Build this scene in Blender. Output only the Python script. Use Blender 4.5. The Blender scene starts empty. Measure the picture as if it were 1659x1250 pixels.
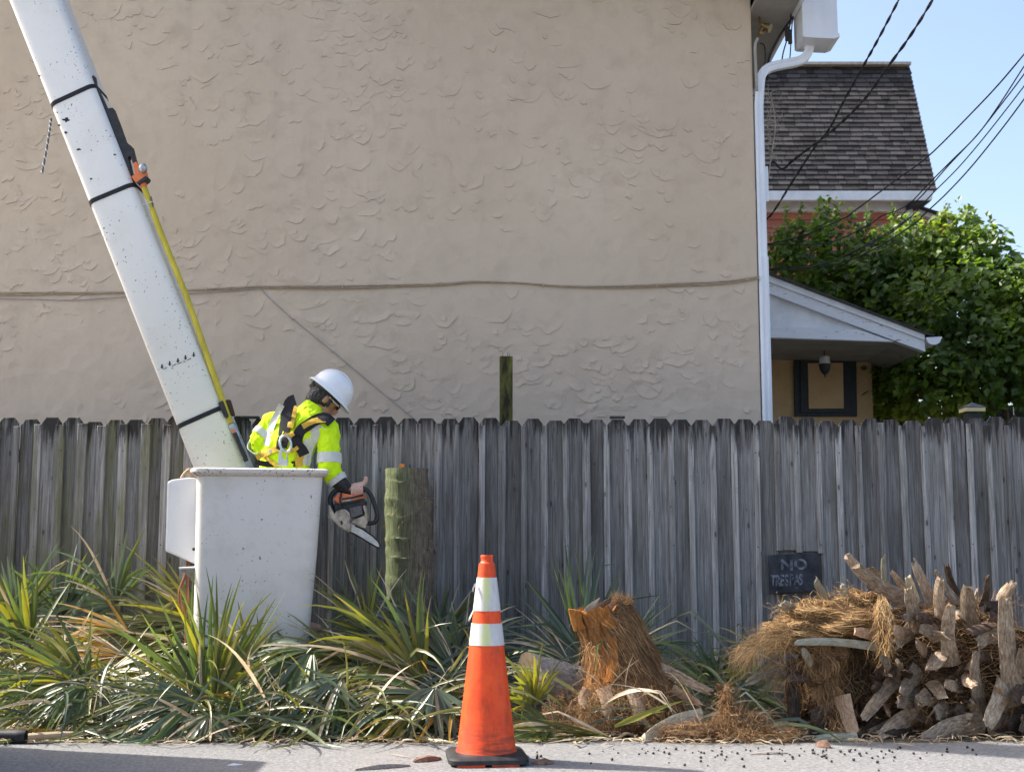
import bpy, bmesh, math, random
from mathutils import Vector, Matrix, noise
from mathutils.bvhtree import BVHTree

R = math.radians
S = bpy.context.scene
COL = S.collection
V = Vector
rnd = random.Random(7)

# ------------------------------------------------------------------ camera, sky, sun, exposure
FPX, CX, CY, CAMZ = 2000.0, 829.5, 625.0, 1.0      # focal length in photo pixels, centre, eye height
PITCH = math.atan(255 / 2000)
cam_d = bpy.data.cameras.new('camera')
cam = bpy.data.objects.new('camera', cam_d); COL.objects.link(cam)
cam.location = (0, 0, CAMZ)
cam.rotation_euler = (R(90) + PITCH, 0, 0)
cam_d.sensor_width = 36.0
cam_d.lens = 36.0 * FPX / 1659
cam_d.clip_end = 2000
cam_d.dof.use_dof = True
cam_d.dof.focus_distance = 7.4
cam_d.dof.aperture_fstop = 4.0
S.camera = cam

SUN_EL, SUN_AZ = R(44), R(16)        # azimuth: measured from -X (left) towards +Y (behind the fence)
sun_dir = V((-math.cos(SUN_EL) * math.cos(SUN_AZ), math.cos(SUN_EL) * math.sin(SUN_AZ), math.sin(SUN_EL)))
W = bpy.data.worlds.new('World'); S.world = W; W.use_nodes = True
nt = W.node_tree; nt.nodes.clear()
sky = nt.nodes.new('ShaderNodeTexSky'); sky.sky_type = 'NISHITA'; sky.sun_disc = False
sky.sun_elevation = SUN_EL
sky.sun_rotation = math.atan2(sun_dir.x, sun_dir.y)
sky.air_density = 0.95; sky.dust_density = 4.0; sky.ozone_density = 0.9
bg = nt.nodes.new('ShaderNodeBackground'); bg.inputs['Strength'].default_value = 0.145
out = nt.nodes.new('ShaderNodeOutputWorld')
nt.links.new(sky.outputs[0], bg.inputs[0]); nt.links.new(bg.outputs[0], out.inputs[0])
sl = bpy.data.lights.new('sun', 'SUN'); sl.energy = 4.2; sl.angle = R(0.53); sl.color = (1.0, 0.95, 0.87)
so = bpy.data.objects.new('sun', sl); COL.objects.link(so)
so.rotation_euler = sun_dir.to_track_quat('Z', 'Y').to_euler()
so.location = sun_dir * 30
S.view_settings.view_transform = 'Standard'; S.view_settings.look = 'None'
S.view_settings.gamma = 1.0; S.view_settings.use_curve_mapping = False
S.view_settings.exposure = 1.30

# ------------------------------------------------------------------ helpers
def P(u, v, Y):
    """World point at distance Y in front of the camera that the photo shows at pixel (u, v)."""
    xn = (u - CX) / FPX; yn = (CY - v) / FPX
    dy = math.cos(PITCH) - yn * math.sin(PITCH); dz = math.sin(PITCH) + yn * math.cos(PITCH)
    t = Y / dy
    return V((xn * t, Y, CAMZ + dz * t))

def Z(u0, v0, k):
    """Reader for coordinates taken from an enlarged crop."""
    return lambda x, y: (u0 + x / k, v0 + y / k)

def gr(u, v):
    """Point on the ground plane under pixel (u, v)."""
    xn = (u - CX) / FPX; yn = (CY - v) / FPX
    dy = math.cos(PITCH) - yn * math.sin(PITCH); dz = math.sin(PITCH) + yn * math.cos(PITCH)
    t = -CAMZ / dz
    return V((xn * t, dy * t, 0))

def tag(o, label=None, cat=None, group=None, kind=None):
    if label: o['label'] = label
    if cat: o['category'] = cat
    if group: o['group'] = group
    if kind: o['kind'] = kind
    return o

def empty(name, loc=(0, 0, 0), label=None, cat=None, group=None):
    o = bpy.data.objects.new(name, None); COL.objects.link(o); o.location = loc
    o.empty_display_size = 0.1
    return tag(o, label, cat, group)

def link(name, me, parent=None, mat=None):
    o = bpy.data.objects.new(name, me); COL.objects.link(o)
    if mat is not None and len(me.materials) == 0:
        for m in (mat if isinstance(mat, (list, tuple)) else [mat]): me.materials.append(m)
    if parent is not None:
        o.parent = parent
        q = parent; off = V((0, 0, 0))
        while q is not None:
            off += q.location; q = q.parent
        o.location = -off          # meshes are written in world coordinates
    return o

class MB:
    """Collects shapes into one mesh (world coordinates)."""
    def __init__(s): s.v = []; s.f = []; s.mi = []; s.cur = 0
    def add(s, vs, fs):
        b = len(s.v); s.v.extend([tuple(p) for p in vs])
        for f in fs: s.f.append(tuple(i + b for i in f)); s.mi.append(s.cur)
    def box(s, c, size, rot=None):
        c = V(c); h = V(size) / 2
        vs = [V((x * h.x, y * h.y, z * h.z)) for x in (-1, 1) for y in (-1, 1) for z in (-1, 1)]
        if rot is not None: vs = [rot @ p for p in vs]
        s.add([c + p for p in vs], [(0, 1, 3, 2), (4, 6, 7, 5), (0, 4, 5, 1), (2, 3, 7, 6), (0, 2, 6, 4), (1, 5, 7, 3)])
    def tube(s, pts, rad, n=8, cap=True, sq=1.0, up=None):
        pts = [V(p) for p in pts]; m = len(pts)
        if not hasattr(rad, '__len__'): rad = [rad] * m
        side = None; rings = []
        for i, p in enumerate(pts):
            d = (pts[min(i + 1, m - 1)] - pts[max(i - 1, 0)]).normalized()
            if side is None:
                ref = V(up) if up is not None else (V((0, 0, 1)) if abs(d.z) < 0.9 else V((1, 0, 0)))
                side = d.cross(ref).normalized()
            else:
                side = (side - d * side.dot(d)).normalized()
            nn = side.cross(d)
            rings.append([p + (side * math.cos(2 * math.pi * k / n) + nn * math.sin(2 * math.pi * k / n) * sq) * rad[i] for k in range(n)])
        vs = [q for r in rings for q in r]; fs = []
        for i in range(m - 1):
            for k in range(n):
                a = i * n + k; b = i * n + (k + 1) % n
                fs.append((a, b, b + n, a + n))
        if cap: fs.append(tuple(range(n))[::-1]); fs.append(tuple(range((m - 1) * n, m * n)))
        s.add(vs, fs)
    def loft(s, rings, cap=True, closed=True):
        n = len(rings[0]); vs = [q for r in rings for q in r]; fs = []
        for i in range(len(rings) - 1):
            for k in range(n if closed else n - 1):
                a = i * n + k; b = i * n + (k + 1) % n
                fs.append((a, b, b + n, a + n))
        if cap: fs.append(tuple(range(n))[::-1]); fs.append(tuple(range((len(rings) - 1) * n, len(rings) * n)))
        s.add(vs, fs)
    def prism(s, poly, vec):
        n = len(poly); poly = [V(p) for p in poly]; vec = V(vec)
        s.add(poly + [p + vec for p in poly], [tuple(range(n)), tuple(range(n, 2 * n))[::-1]] + [(i, i + n, (i + 1) % n + n, (i + 1) % n) for i in range(n)])
    def ribbon(s, pts, widths, sides, fold=0.0):
        """Leaf-like strip with a centre crease."""
        vs = []; fs = []
        for p, w, (sd, nn) in zip(pts, widths, sides):
            vs += [p - sd * w * .5, p - nn * w * fold, p + sd * w * .5]
        for i in range(len(pts) - 1):
            a = i * 3
            fs += [(a, a + 1, a + 4, a + 3), (a + 1, a + 2, a + 5, a + 4)]
        s.add(vs, fs)
    def ball(s, c, r, n=10, m=7, rot=None):
        c = V(c); r = V(r) if hasattr(r, '__len__') else V((r, r, r)); vs = []; fs = []
        for i in range(1, m):
            a = math.pi * i / m
            for k in range(n):
                b = 2 * math.pi * k / n
                q = V((math.sin(a) * math.cos(b) * r.x, math.sin(a) * math.sin(b) * r.y, math.cos(a) * r.z))
                vs.append(c + (rot @ q if rot is not None else q))
        for z in (1, -1):
            q = V((0, 0, z * r.z)); vs.append(c + (rot @ q if rot is not None else q))
        T = len(vs) - 2
        for i in range(m - 2):
            for k in range(n):
                a = i * n + k; b = i * n + (k + 1) % n
                fs.append((a, a + n, b + n, b))
        for k in range(n):
            fs.append((T, k, (k + 1) % n)); fs.append((T + 1, (m - 2) * n + (k + 1) % n, (m - 2) * n + k))
        s.add(vs, fs)
    def mesh(s, name, smooth=False, bevel=0, fix=True, ang=35):
        me = bpy.data.meshes.new(name); me.from_pydata(s.v, [], s.f)
        for p, i in zip(me.polygons, s.mi): p.material_index = i
        if fix or bevel:
            bm = bmesh.new(); bm.from_mesh(me)
            if fix: bmesh.ops.recalc_face_normals(bm, faces=bm.faces)
            if bevel:
                es = [e for e in bm.edges if len(e.link_faces) == 2 and e.calc_face_angle(0) > 0.5]
                bmesh.ops.bevel(bm, geom=es, offset=bevel, segments=2, affect='EDGES', profile=0.6, clamp_overlap=True)
            bm.to_mesh(me); bm.free()
        if smooth:
            me.shade_smooth()
            if ang: me.set_sharp_from_angle(angle=R(ang))
        return me
    def build(s, name, mat, parent=None, smooth=False, bevel=0, fix=True, ang=35):
        return link(name, s.mesh(name, smooth, bevel, fix, ang), parent, mat)

def slab(name, poly, Y, th, mat, parent=None, bevel=0.002):
    """A flat board whose front outline the photo shows: it stands at distance Y and goes th deep, parallel sides."""
    m = MB(); m.prism([P(u, v, Y) for u, v in poly], (0, th, 0))
    return m.build(name, mat, parent, bevel=bevel)

def spline(pts, n):
    """Catmull-Rom through the points, n samples."""
    pts = [V(p) for p in pts]; q = [pts[0] * 2 - pts[1]] + pts + [pts[-1] * 2 - pts[-2]]; o = []
    m = len(pts) - 1
    for i in range(n):
        t = i / (n - 1) * m; k = min(int(t), m - 1); t -= k
        a, b, c, d = q[k:k + 4]
        o.append(0.5 * ((2 * b) + (c - a) * t + (2 * a - 5 * b + 4 * c - d) * t * t + (3 * b - a - 3 * c + d) * t ** 3))
    return o

def remeshed(mb, voxel, smooth_it=6):
    me = bpy.data.meshes.new('tmp'); me.from_pydata(mb.v, [], mb.f)
    bm = bmesh.new(); bm.from_mesh(me); bmesh.ops.recalc_face_normals(bm, faces=bm.faces); bm.to_mesh(me); bm.free()
    o = bpy.data.objects.new('tmp', me); COL.objects.link(o)
    md = o.modifiers.new('r', 'REMESH'); md.mode = 'VOXEL'; md.voxel_size = voxel
    if smooth_it:
        ms = o.modifiers.new('s', 'SMOOTH'); ms.iterations = smooth_it; ms.factor = 0.5
    dg = bpy.context.evaluated_depsgraph_get(); dg.update()
    r = bpy.data.meshes.new_from_object(o.evaluated_get(dg))
    bpy.data.objects.remove(o); bpy.data.meshes.remove(me)
    r.shade_smooth()
    return r

# ------------------------------------------------------------------ materials
class M:
    def __init__(s, name, rough=0.8, spec=0.3, metal=0.0):
        s.m = bpy.data.materials.new(name); s.m.use_nodes = True
        s.t = s.m.node_tree; s.b = s.t.nodes['Principled BSDF']
        s.b.inputs['Roughness'].default_value = rough
        s.b.inputs['Specular IOR Level'].default_value = spec
        s.b.inputs['Metallic'].default_value = metal
    def n(s, typ, **kw):
        x = s.t.nodes.new(typ)
        for k, v in kw.items():
            if k in x.inputs.keys() if isinstance(k, str) else False: x.inputs[k].default_value = v
            else: setattr(x, k, v)
        return x
    def l(s, a, b): s.t.links.new(a, b)
    def coord(s, kind='Object', scale=(1, 1, 1), rand=0.0):
        if kind == 'World':
            src = s.n('ShaderNodeNewGeometry').outputs['Position']
        else:
            src = s.n('ShaderNodeTexCoord').outputs[kind]
        if rand:
            oi = s.n('ShaderNodeObjectInfo')
            ml = s.n('ShaderNodeMath', operation='MULTIPLY'); ml.inputs[1].default_value = rand
            s.l(oi.outputs['Random'], ml.inputs[0])
            ad = s.n('ShaderNodeVectorMath', operation='ADD')
            s.l(src, ad.inputs[0]); s.l(ml.outputs[0], ad.inputs[1]); src = ad.outputs[0]
        mp = s.n('ShaderNodeMapping'); mp.inputs['Scale'].default_value = scale
        s.l(src, mp.inputs['Vector'])
        return mp.outputs[0]
    def noise(s, vec, scale, detail=5, rough=0.6, dist=0.0):
        x = s.n('ShaderNodeTexNoise'); x.inputs['Scale'].default_value = scale; x.inputs['Detail'].default_value = detail
        x.inputs['Roughness'].default_value = rough; x.inputs['Distortion'].default_value = dist
        s.l(vec, x.inputs['Vector']); return x.outputs['Fac']
    def ramp(s, fac, stops):
        x = s.n('ShaderNodeValToRGB'); e = x.color_ramp.elements
        while len(e) < len(stops): e.new(0.5)
        for k, (p, c) in zip(e, stops):
            k.position = p; k.color = (*c, 1) if hasattr(c, '__len__') else (c, c, c, 1)
        s.l(fac, x.inputs[0]); return x.outputs[0]
    def mix(s, fac, a, b, mode='MIX'):
        x = s.n('ShaderNodeMix', data_type='RGBA', blend_type=mode)
        if hasattr(fac, 'node'): s.l(fac, x.inputs[0])
        else: x.inputs[0].default_value = fac
        for q, i in ((a, 6), (b, 7)):
            if hasattr(q, 'node'): s.l(q, x.inputs[i])
            else: x.inputs[i].default_value = (*q, 1)
        return x.outputs[2]
    def math(s, op, a, b=0.0, clamp=False):
        x = s.n('ShaderNodeMath', operation=op); x.use_clamp = clamp
        for q, i in ((a, 0), (b, 1)):
            if hasattr(q, 'node'): s.l(q, x.inputs[i])
            else: x.inputs[i].default_value = q
        return x.outputs[0]
    def range(s, v, a, b, c=0.0, d=1.0):
        x = s.n('ShaderNodeMapRange'); x.inputs[1].default_value = a; x.inputs[2].default_value = b
        x.inputs[3].default_value = c; x.inputs[4].default_value = d
        s.l(v, x.inputs[0]); return x.outputs[0]
    def xyz(s, vec):
        x = s.n('ShaderNodeSeparateXYZ'); s.l(vec, x.inputs[0]); return x.outputs
    def objrand(s, col, lo, hi, island=False):
        r = s.n('ShaderNodeNewGeometry').outputs['Random Per Island'] if island else s.n('ShaderNodeObjectInfo').outputs['Random']
        h = s.n('ShaderNodeHueSaturation'); s.l(col, h.inputs['Color']) if hasattr(col, 'node') else None
        s.l(s.range(r, 0, 1, lo, hi), h.inputs['Value']); return h.outputs[0]
    def col(s, c):
        if hasattr(c, 'node'): s.l(c, s.b.inputs['Base Color'])
        else: s.b.inputs['Base Color'].default_value = (*c, 1)
    def bump(s, h, strength=0.4, dist=0.01):
        x = s.n('ShaderNodeBump'); x.inputs['Strength'].default_value = strength; x.inputs['Distance'].default_value = dist
        s.l(h, x.inputs['Height']); s.l(x.outputs[0], s.b.inputs['Normal'])
    def rough(s, v): s.l(v, s.b.inputs['Roughness'])

def simple(name, c1, c2, scale=8, stretch=(1, 1, 1), rough=0.75, spec=0.3, bump=0.2, bdist=0.005, metal=0.0, rand=3.0, vary=None, lo=0.35, hi=0.65, island=False):
    m = M(name, rough, spec, metal)
    f = m.noise(m.coord('Object', stretch, rand), scale, 6, 0.65)
    c = m.ramp(f, [(lo, c1), (hi, c2)])
    if vary: c = m.objrand(c, vary[0], vary[1], island)
    m.col(c)
    if bump: m.bump(f, bump, bdist)
    return m.m

def make_stucco():
    m = M('painted_stucco', 0.9, 0.15)
    w = m.coord('World')
    big = m.noise(w, 0.55, 4, 0.55)
    z = m.xyz(w)[2]
    c = m.ramp(big, [(0.35, (0.52, 0.422, 0.315)), (0.62, (0.58, 0.478, 0.365))])
    mid = m.noise(w, 5.0, 6, 0.6)
    c = m.mix(m.range(mid, 0.50, 0.70, 0, 0.5), c, (0.44, 0.352, 0.262))
    st = m.noise(m.coord('World', (4, 4, 0.35)), 1.6, 5, 0.6)
    c = m.mix(m.range(st, 0.54, 0.74, 0, 0.3), c, (0.45, 0.37, 0.285))
    lowz = m.range(z, 2.0, 3.6, 1.0, 0.0)
    c = m.mix(m.math('MULTIPLY', lowz, 0.35), c, (0.49, 0.43, 0.38))
    pale = m.noise(w, 1.7, 8, 0.75)
    c = m.mix(m.range(pale, 0.62, 0.70, 0, 0.35), c, (0.66, 0.57, 0.46))
    m.col(c)
    dn = m.n('ShaderNodeTexNoise'); dn.inputs['Scale'].default_value = 4.0; dn.inputs['Detail'].default_value = 3
    m.l(w, dn.inputs['Vector'])
    ad = m.n('ShaderNodeVectorMath', operation='MULTIPLY_ADD'); ad.inputs[1].default_value = (0.25, 0.25, 0.25)
    m.l(dn.outputs['Color'], ad.inputs[0]); m.l(w, ad.inputs[2])
    vo = m.n('ShaderNodeTexVoronoi'); vo.feature = 'F1'; vo.inputs['Scale'].default_value = 6.5
    m.l(ad.outputs[0], vo.inputs['Vector'])
    fine = m.noise(w, 90, 4, 0.7)
    h = m.math('ADD', m.math('MULTIPLY', vo.outputs['Distance'], 0.9), m.math('MULTIPLY', fine, 0.10))
    h = m.math('ADD', h, m.math('MULTIPLY', mid, 0.7))
    m.bump(h, 0.4, 0.02)
    return m.m

def make_fence_wood(name, bright, algae=True):
    m = M(name, 0.85, 0.2)
    w = m.coord('World', (1, 1, 1), 40.0)
    wn = m.coord('World')
    gv = m.coord('World', (55, 55, 1.3), 40.0)
    g = m.noise(gv, 1.6, 9, 0.74, 1.1)
    b = bright
    c = m.ramp(g, [(0.33, (0.06 * b, 0.056 * b, 0.052 * b)), (0.48, (0.175 * b, 0.168 * b, 0.162 * b)), (0.64, (0.31 * b, 0.302 * b, 0.295 * b))])
    blot = m.noise(m.coord('World', (9, 9, 1.6), 40.0), 1.0, 5, 0.6)
    c = m.mix(m.range(blot, 0.48, 0.68, 0, 0.75), c, (0.10 * b, 0.096 * b, 0.088 * b))
    brn = m.noise(m.coord('World', (14, 14, 0.9), 90.0), 1.0, 4, 0.6)
    c = m.mix(m.range(brn, 0.55, 0.75, 0, 0.4), c, (0.19 * b, 0.155 * b, 0.115 * b))
    # knots
    kv = m.n('ShaderNodeTexVoronoi'); kv.inputs['Scale'].default_value = 1.0
    m.l(m.coord('World', (13, 0.0, 5.0), 70.0), kv.inputs['Vector'])
    kn = kv.outputs['Distance']
    c = m.mix(m.range(kn, 0.06, 0.13, 0.8, 0.0), c, (0.045, 0.038, 0.032))
    ring = m.math('SINE', m.math('MULTIPLY', kn, 75))
    c = m.mix(m.math('MULTIPLY', m.range(ring, 0.2, 1, 0, 0.45), m.range(kn, 0.12, 0.34, 1, 0)), c, (0.08, 0.075, 0.07))
    z = m.xyz(wn)[2]; x = m.xyz(wn)[0]
    if algae:
        an = m.noise(m.coord('World', (12, 12, 1.0), 55.0), 1.1, 5, 0.65)
        left = m.range(x, -2.2, -0.9, 1.0, 0.12)
        c = m.mix(m.math('MULTIPLY', m.range(an, 0.46, 0.62, 0, 0.75), left), c, (0.135, 0.132, 0.06))
    # black mould on the end grain, running down in streaks
    stn = m.noise(m.coord('World', (30, 30, 2.4), 60.0), 1.3, 5, 0.65)
    rr = m.n('ShaderNodeObjectInfo').outputs['Random']
    edge = m.math('ADD', m.math('MULTIPLY', m.math('SUBTRACT', stn, 0.5), 0.75), m.math('MULTIPLY', rr, 0.12))
    zz = m.math('ADD', z, edge)
    c = m.mix(m.range(zz, 1.75, 1.88, 0.0, 0.93), c, (0.022, 0.020, 0.019))
    c = m.objrand(c, 0.66, 1.34)
    m.col(c)
    m.bump(g, 0.6, 0.006)
    return m.m

def make_paint(name, base, chip=(0.03, 0.03, 0.03), amt=0.70, grime=(0.45, 0.40, 0.31), rough=0.42, gamt=0.35):
    m = M(name, rough, 0.45)
    w = m.coord('Object', (1, 1, 1))
    a = m.noise(w, 3.2, 7, 0.7)
    c = m.mix(m.range(a, 0.48, 0.75, 0, gamt), base, grime)
    sp = m.noise(w, 55, 3, 0.6); cl = m.noise(w, 4.5, 3, 0.6)
    spots = m.math('ADD', sp, m.math('MULTIPLY', cl, 0.32))
    c = m.mix(m.range(spots, amt + 0.16, amt + 0.185, 0, 0.9), c, chip)
    fine = m.noise(w, 160, 2, 0.5)
    c = m.mix(m.range(fine, 0.60, 0.75, 0, 0.25), c, grime)
    m.col(c)
    m.bump(a, 0.08, 0.01)
    m.rough(m.range(a, 0.3, 0.7, rough - 0.08, rough + 0.2))
    return m.m

def make_leaf(name, cols, trans=0.35, rough=0.38, island=False, scale=3.0, tip=None):
    m = M(name, rough, 0.5)
    f = m.noise(m.coord('Object', (1, 1, 1), 9.0), scale, 4, 0.6)
    c = m.ramp(f, [(0.3, cols[0]), (0.55, cols[1]), (0.75, cols[2])])
    c = m.objrand(c, 0.65, 1.35, island)
    m.col(c)
    tr = m.n('ShaderNodeBsdfTranslucent')
    hs = m.n('ShaderNodeHueSaturation'); hs.inputs['Value'].default_value = 2.1; hs.inputs['Saturation'].default_value = 1.15
    m.l(c, hs.inputs['Color']); m.l(hs.outputs[0], tr.inputs['Color'])
    mx = m.n('ShaderNodeMixShader'); mx.inputs[0].default_value = trans
    o = m.t.nodes['Material Output']
    m.l(m.b.outputs[0], mx.inputs[1]); m.l(tr.outputs[0], mx.inputs[2]); m.l(mx.outputs[0], o.inputs['Surface'])
    return m.m

def make_road():
    m = M('worn_concrete_road', 0.9, 0.25)
    w = m.coord('World')
    f = m.noise(w, 260, 3, 0.7); g = m.noise(w, 2.0, 6, 0.6); k = m.noise(w, 70, 4, 0.6)
    f2 = m.noise(w, 55, 3, 0.75)
    c = m.ramp(m.math('ADD', m.math('MULTIPLY', f, .5), m.math('MULTIPLY', f2, .5)), [(0.38, (0.09, 0.09, 0.09)), (0.5, (0.19, 0.188, 0.186)), (0.62, (0.33, 0.325, 0.32))])
    c = m.mix(m.range(g, 0.45, 0.7, 0, 0.4), c, (0.24, 0.23, 0.215))
    c = m.mix(m.range(k, 0.60, 0.68, 0, 0.5), c, (0.17, 0.15, 0.12))
    m.col(c); m.bump(f, 0.5, 0.004)
    return m.m

def make_soil():
    m = M('leaf_litter_soil', 0.95, 0.1)
    w = m.coord('World')
    f = m.noise(w, 28, 7, 0.7); g = m.noise(m.coord('World', (1, 4, 1)), 40, 4, 0.6)
    c = m.ramp(f, [(0.32, (0.05, 0.042, 0.03)), (0.52, (0.13, 0.105, 0.07)), (0.72, (0.27, 0.22, 0.15))])
    c = m.mix(m.range(g, 0.58, 0.66, 0, 0.6), c, (0.34, 0.28, 0.18))
    m.col(c); m.bump(f, 0.9, 0.03)
    return m.m

def make_trunk_bark():
    m = M('palm_trunk_bark', 0.9, 0.15)
    w = m.coord('Object'); x, y, z = m.xyz(w)
    g = m.noise(m.coord('Object', (70, 70, 5)), 1.5, 6, 0.7)
    c = m.ramp(g, [(0.3, (0.06, 0.046, 0.034)), (0.5, (0.15, 0.12, 0.088)), (0.72, (0.29, 0.235, 0.17))])
    rg = m.noise(m.coord('Object', (1.5, 1.5, 14)), 1.0, 5, 0.6)
    c = m.mix(m.range(rg, 0.5, 0.7, 0, 0.55), c, (0.07, 0.06, 0.05))
    mo = m.noise(m.coord('Object', (1, 1, 1)), 7, 6, 0.65)
    side = m.math('ADD', x, m.math('MULTIPLY', m.math('SUBTRACT', mo, 0.5), 0.22))
    mossc = m.ramp(g, [(0.35, (0.085, 0.11, 0.05)), (0.7, (0.21, 0.25, 0.12))])
    c = m.mix(m.range(side, -0.09, 0.05, 0.8, 0.0), c, mossc)
    m.col(c); m.bump(g, 0.8, 0.008)
    return m.m

def make_fibre_core(name, a, b, stretch=(12, 12, 60)):
    m = M(name, 0.95, 0.1)
    g = m.noise(m.coord('Object', stretch), 1.4, 7, 0.72, 1.2)
    c = m.ramp(g, [(0.3, tuple(k * 0.45 for k in a)), (0.5, a), (0.72, b)])
    m.col(c); m.bump(g, 1.0, 0.02)
    return m.m

def make_boot(name='dry_leaf_base', a=(0.10, 0.066, 0.042), b=(0.31, 0.225, 0.15), c_=(0.56, 0.46, 0.35)):
    m = M(name, 0.85, 0.2)
    uv = m.coord('UV', (16, 1.6, 1), 7.0)
    g = m.noise(uv, 1.5, 7, 0.7, .6)
    big = m.noise(m.coord('Object', (9, 9, 9), 5.0), 2.0, 4, 0.6)
    c = m.ramp(m.math('ADD', m.math('MULTIPLY', g, .7), m.math('MULTIPLY', big, .3)), [(0.34, a), (0.49, b), (0.64, c_)])
    sp = m.noise(m.coord('Object', (1, 1, 1), 9.0), 75, 3, 0.6)
    c = m.mix(m.range(sp, 0.63, 0.70, 0, 0.6), c, (0.08, 0.05, 0.035))
    c = m.objrand(c, 0.62, 1.25)
    m.col(c); m.bump(g, 0.6, 0.006)
    return m.m

def make_shirt(name, c, c2, bumpk=0.5):
    m = M(name, 0.8, 0.2)
    w = m.coord('Object')
    a = m.noise(m.coord('Object', (1, 1, 1)), 9, 5, 0.55, 1.0)
    fine = m.noise(w, 450, 2, 0.5)
    m.col(m.mix(m.range(a, 0.4, 0.7), c, c2))
    m.bump(m.math('ADD', a, m.math('MULTIPLY', fine, 0.04)), bumpk, 0.03)
    return m.m

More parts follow.
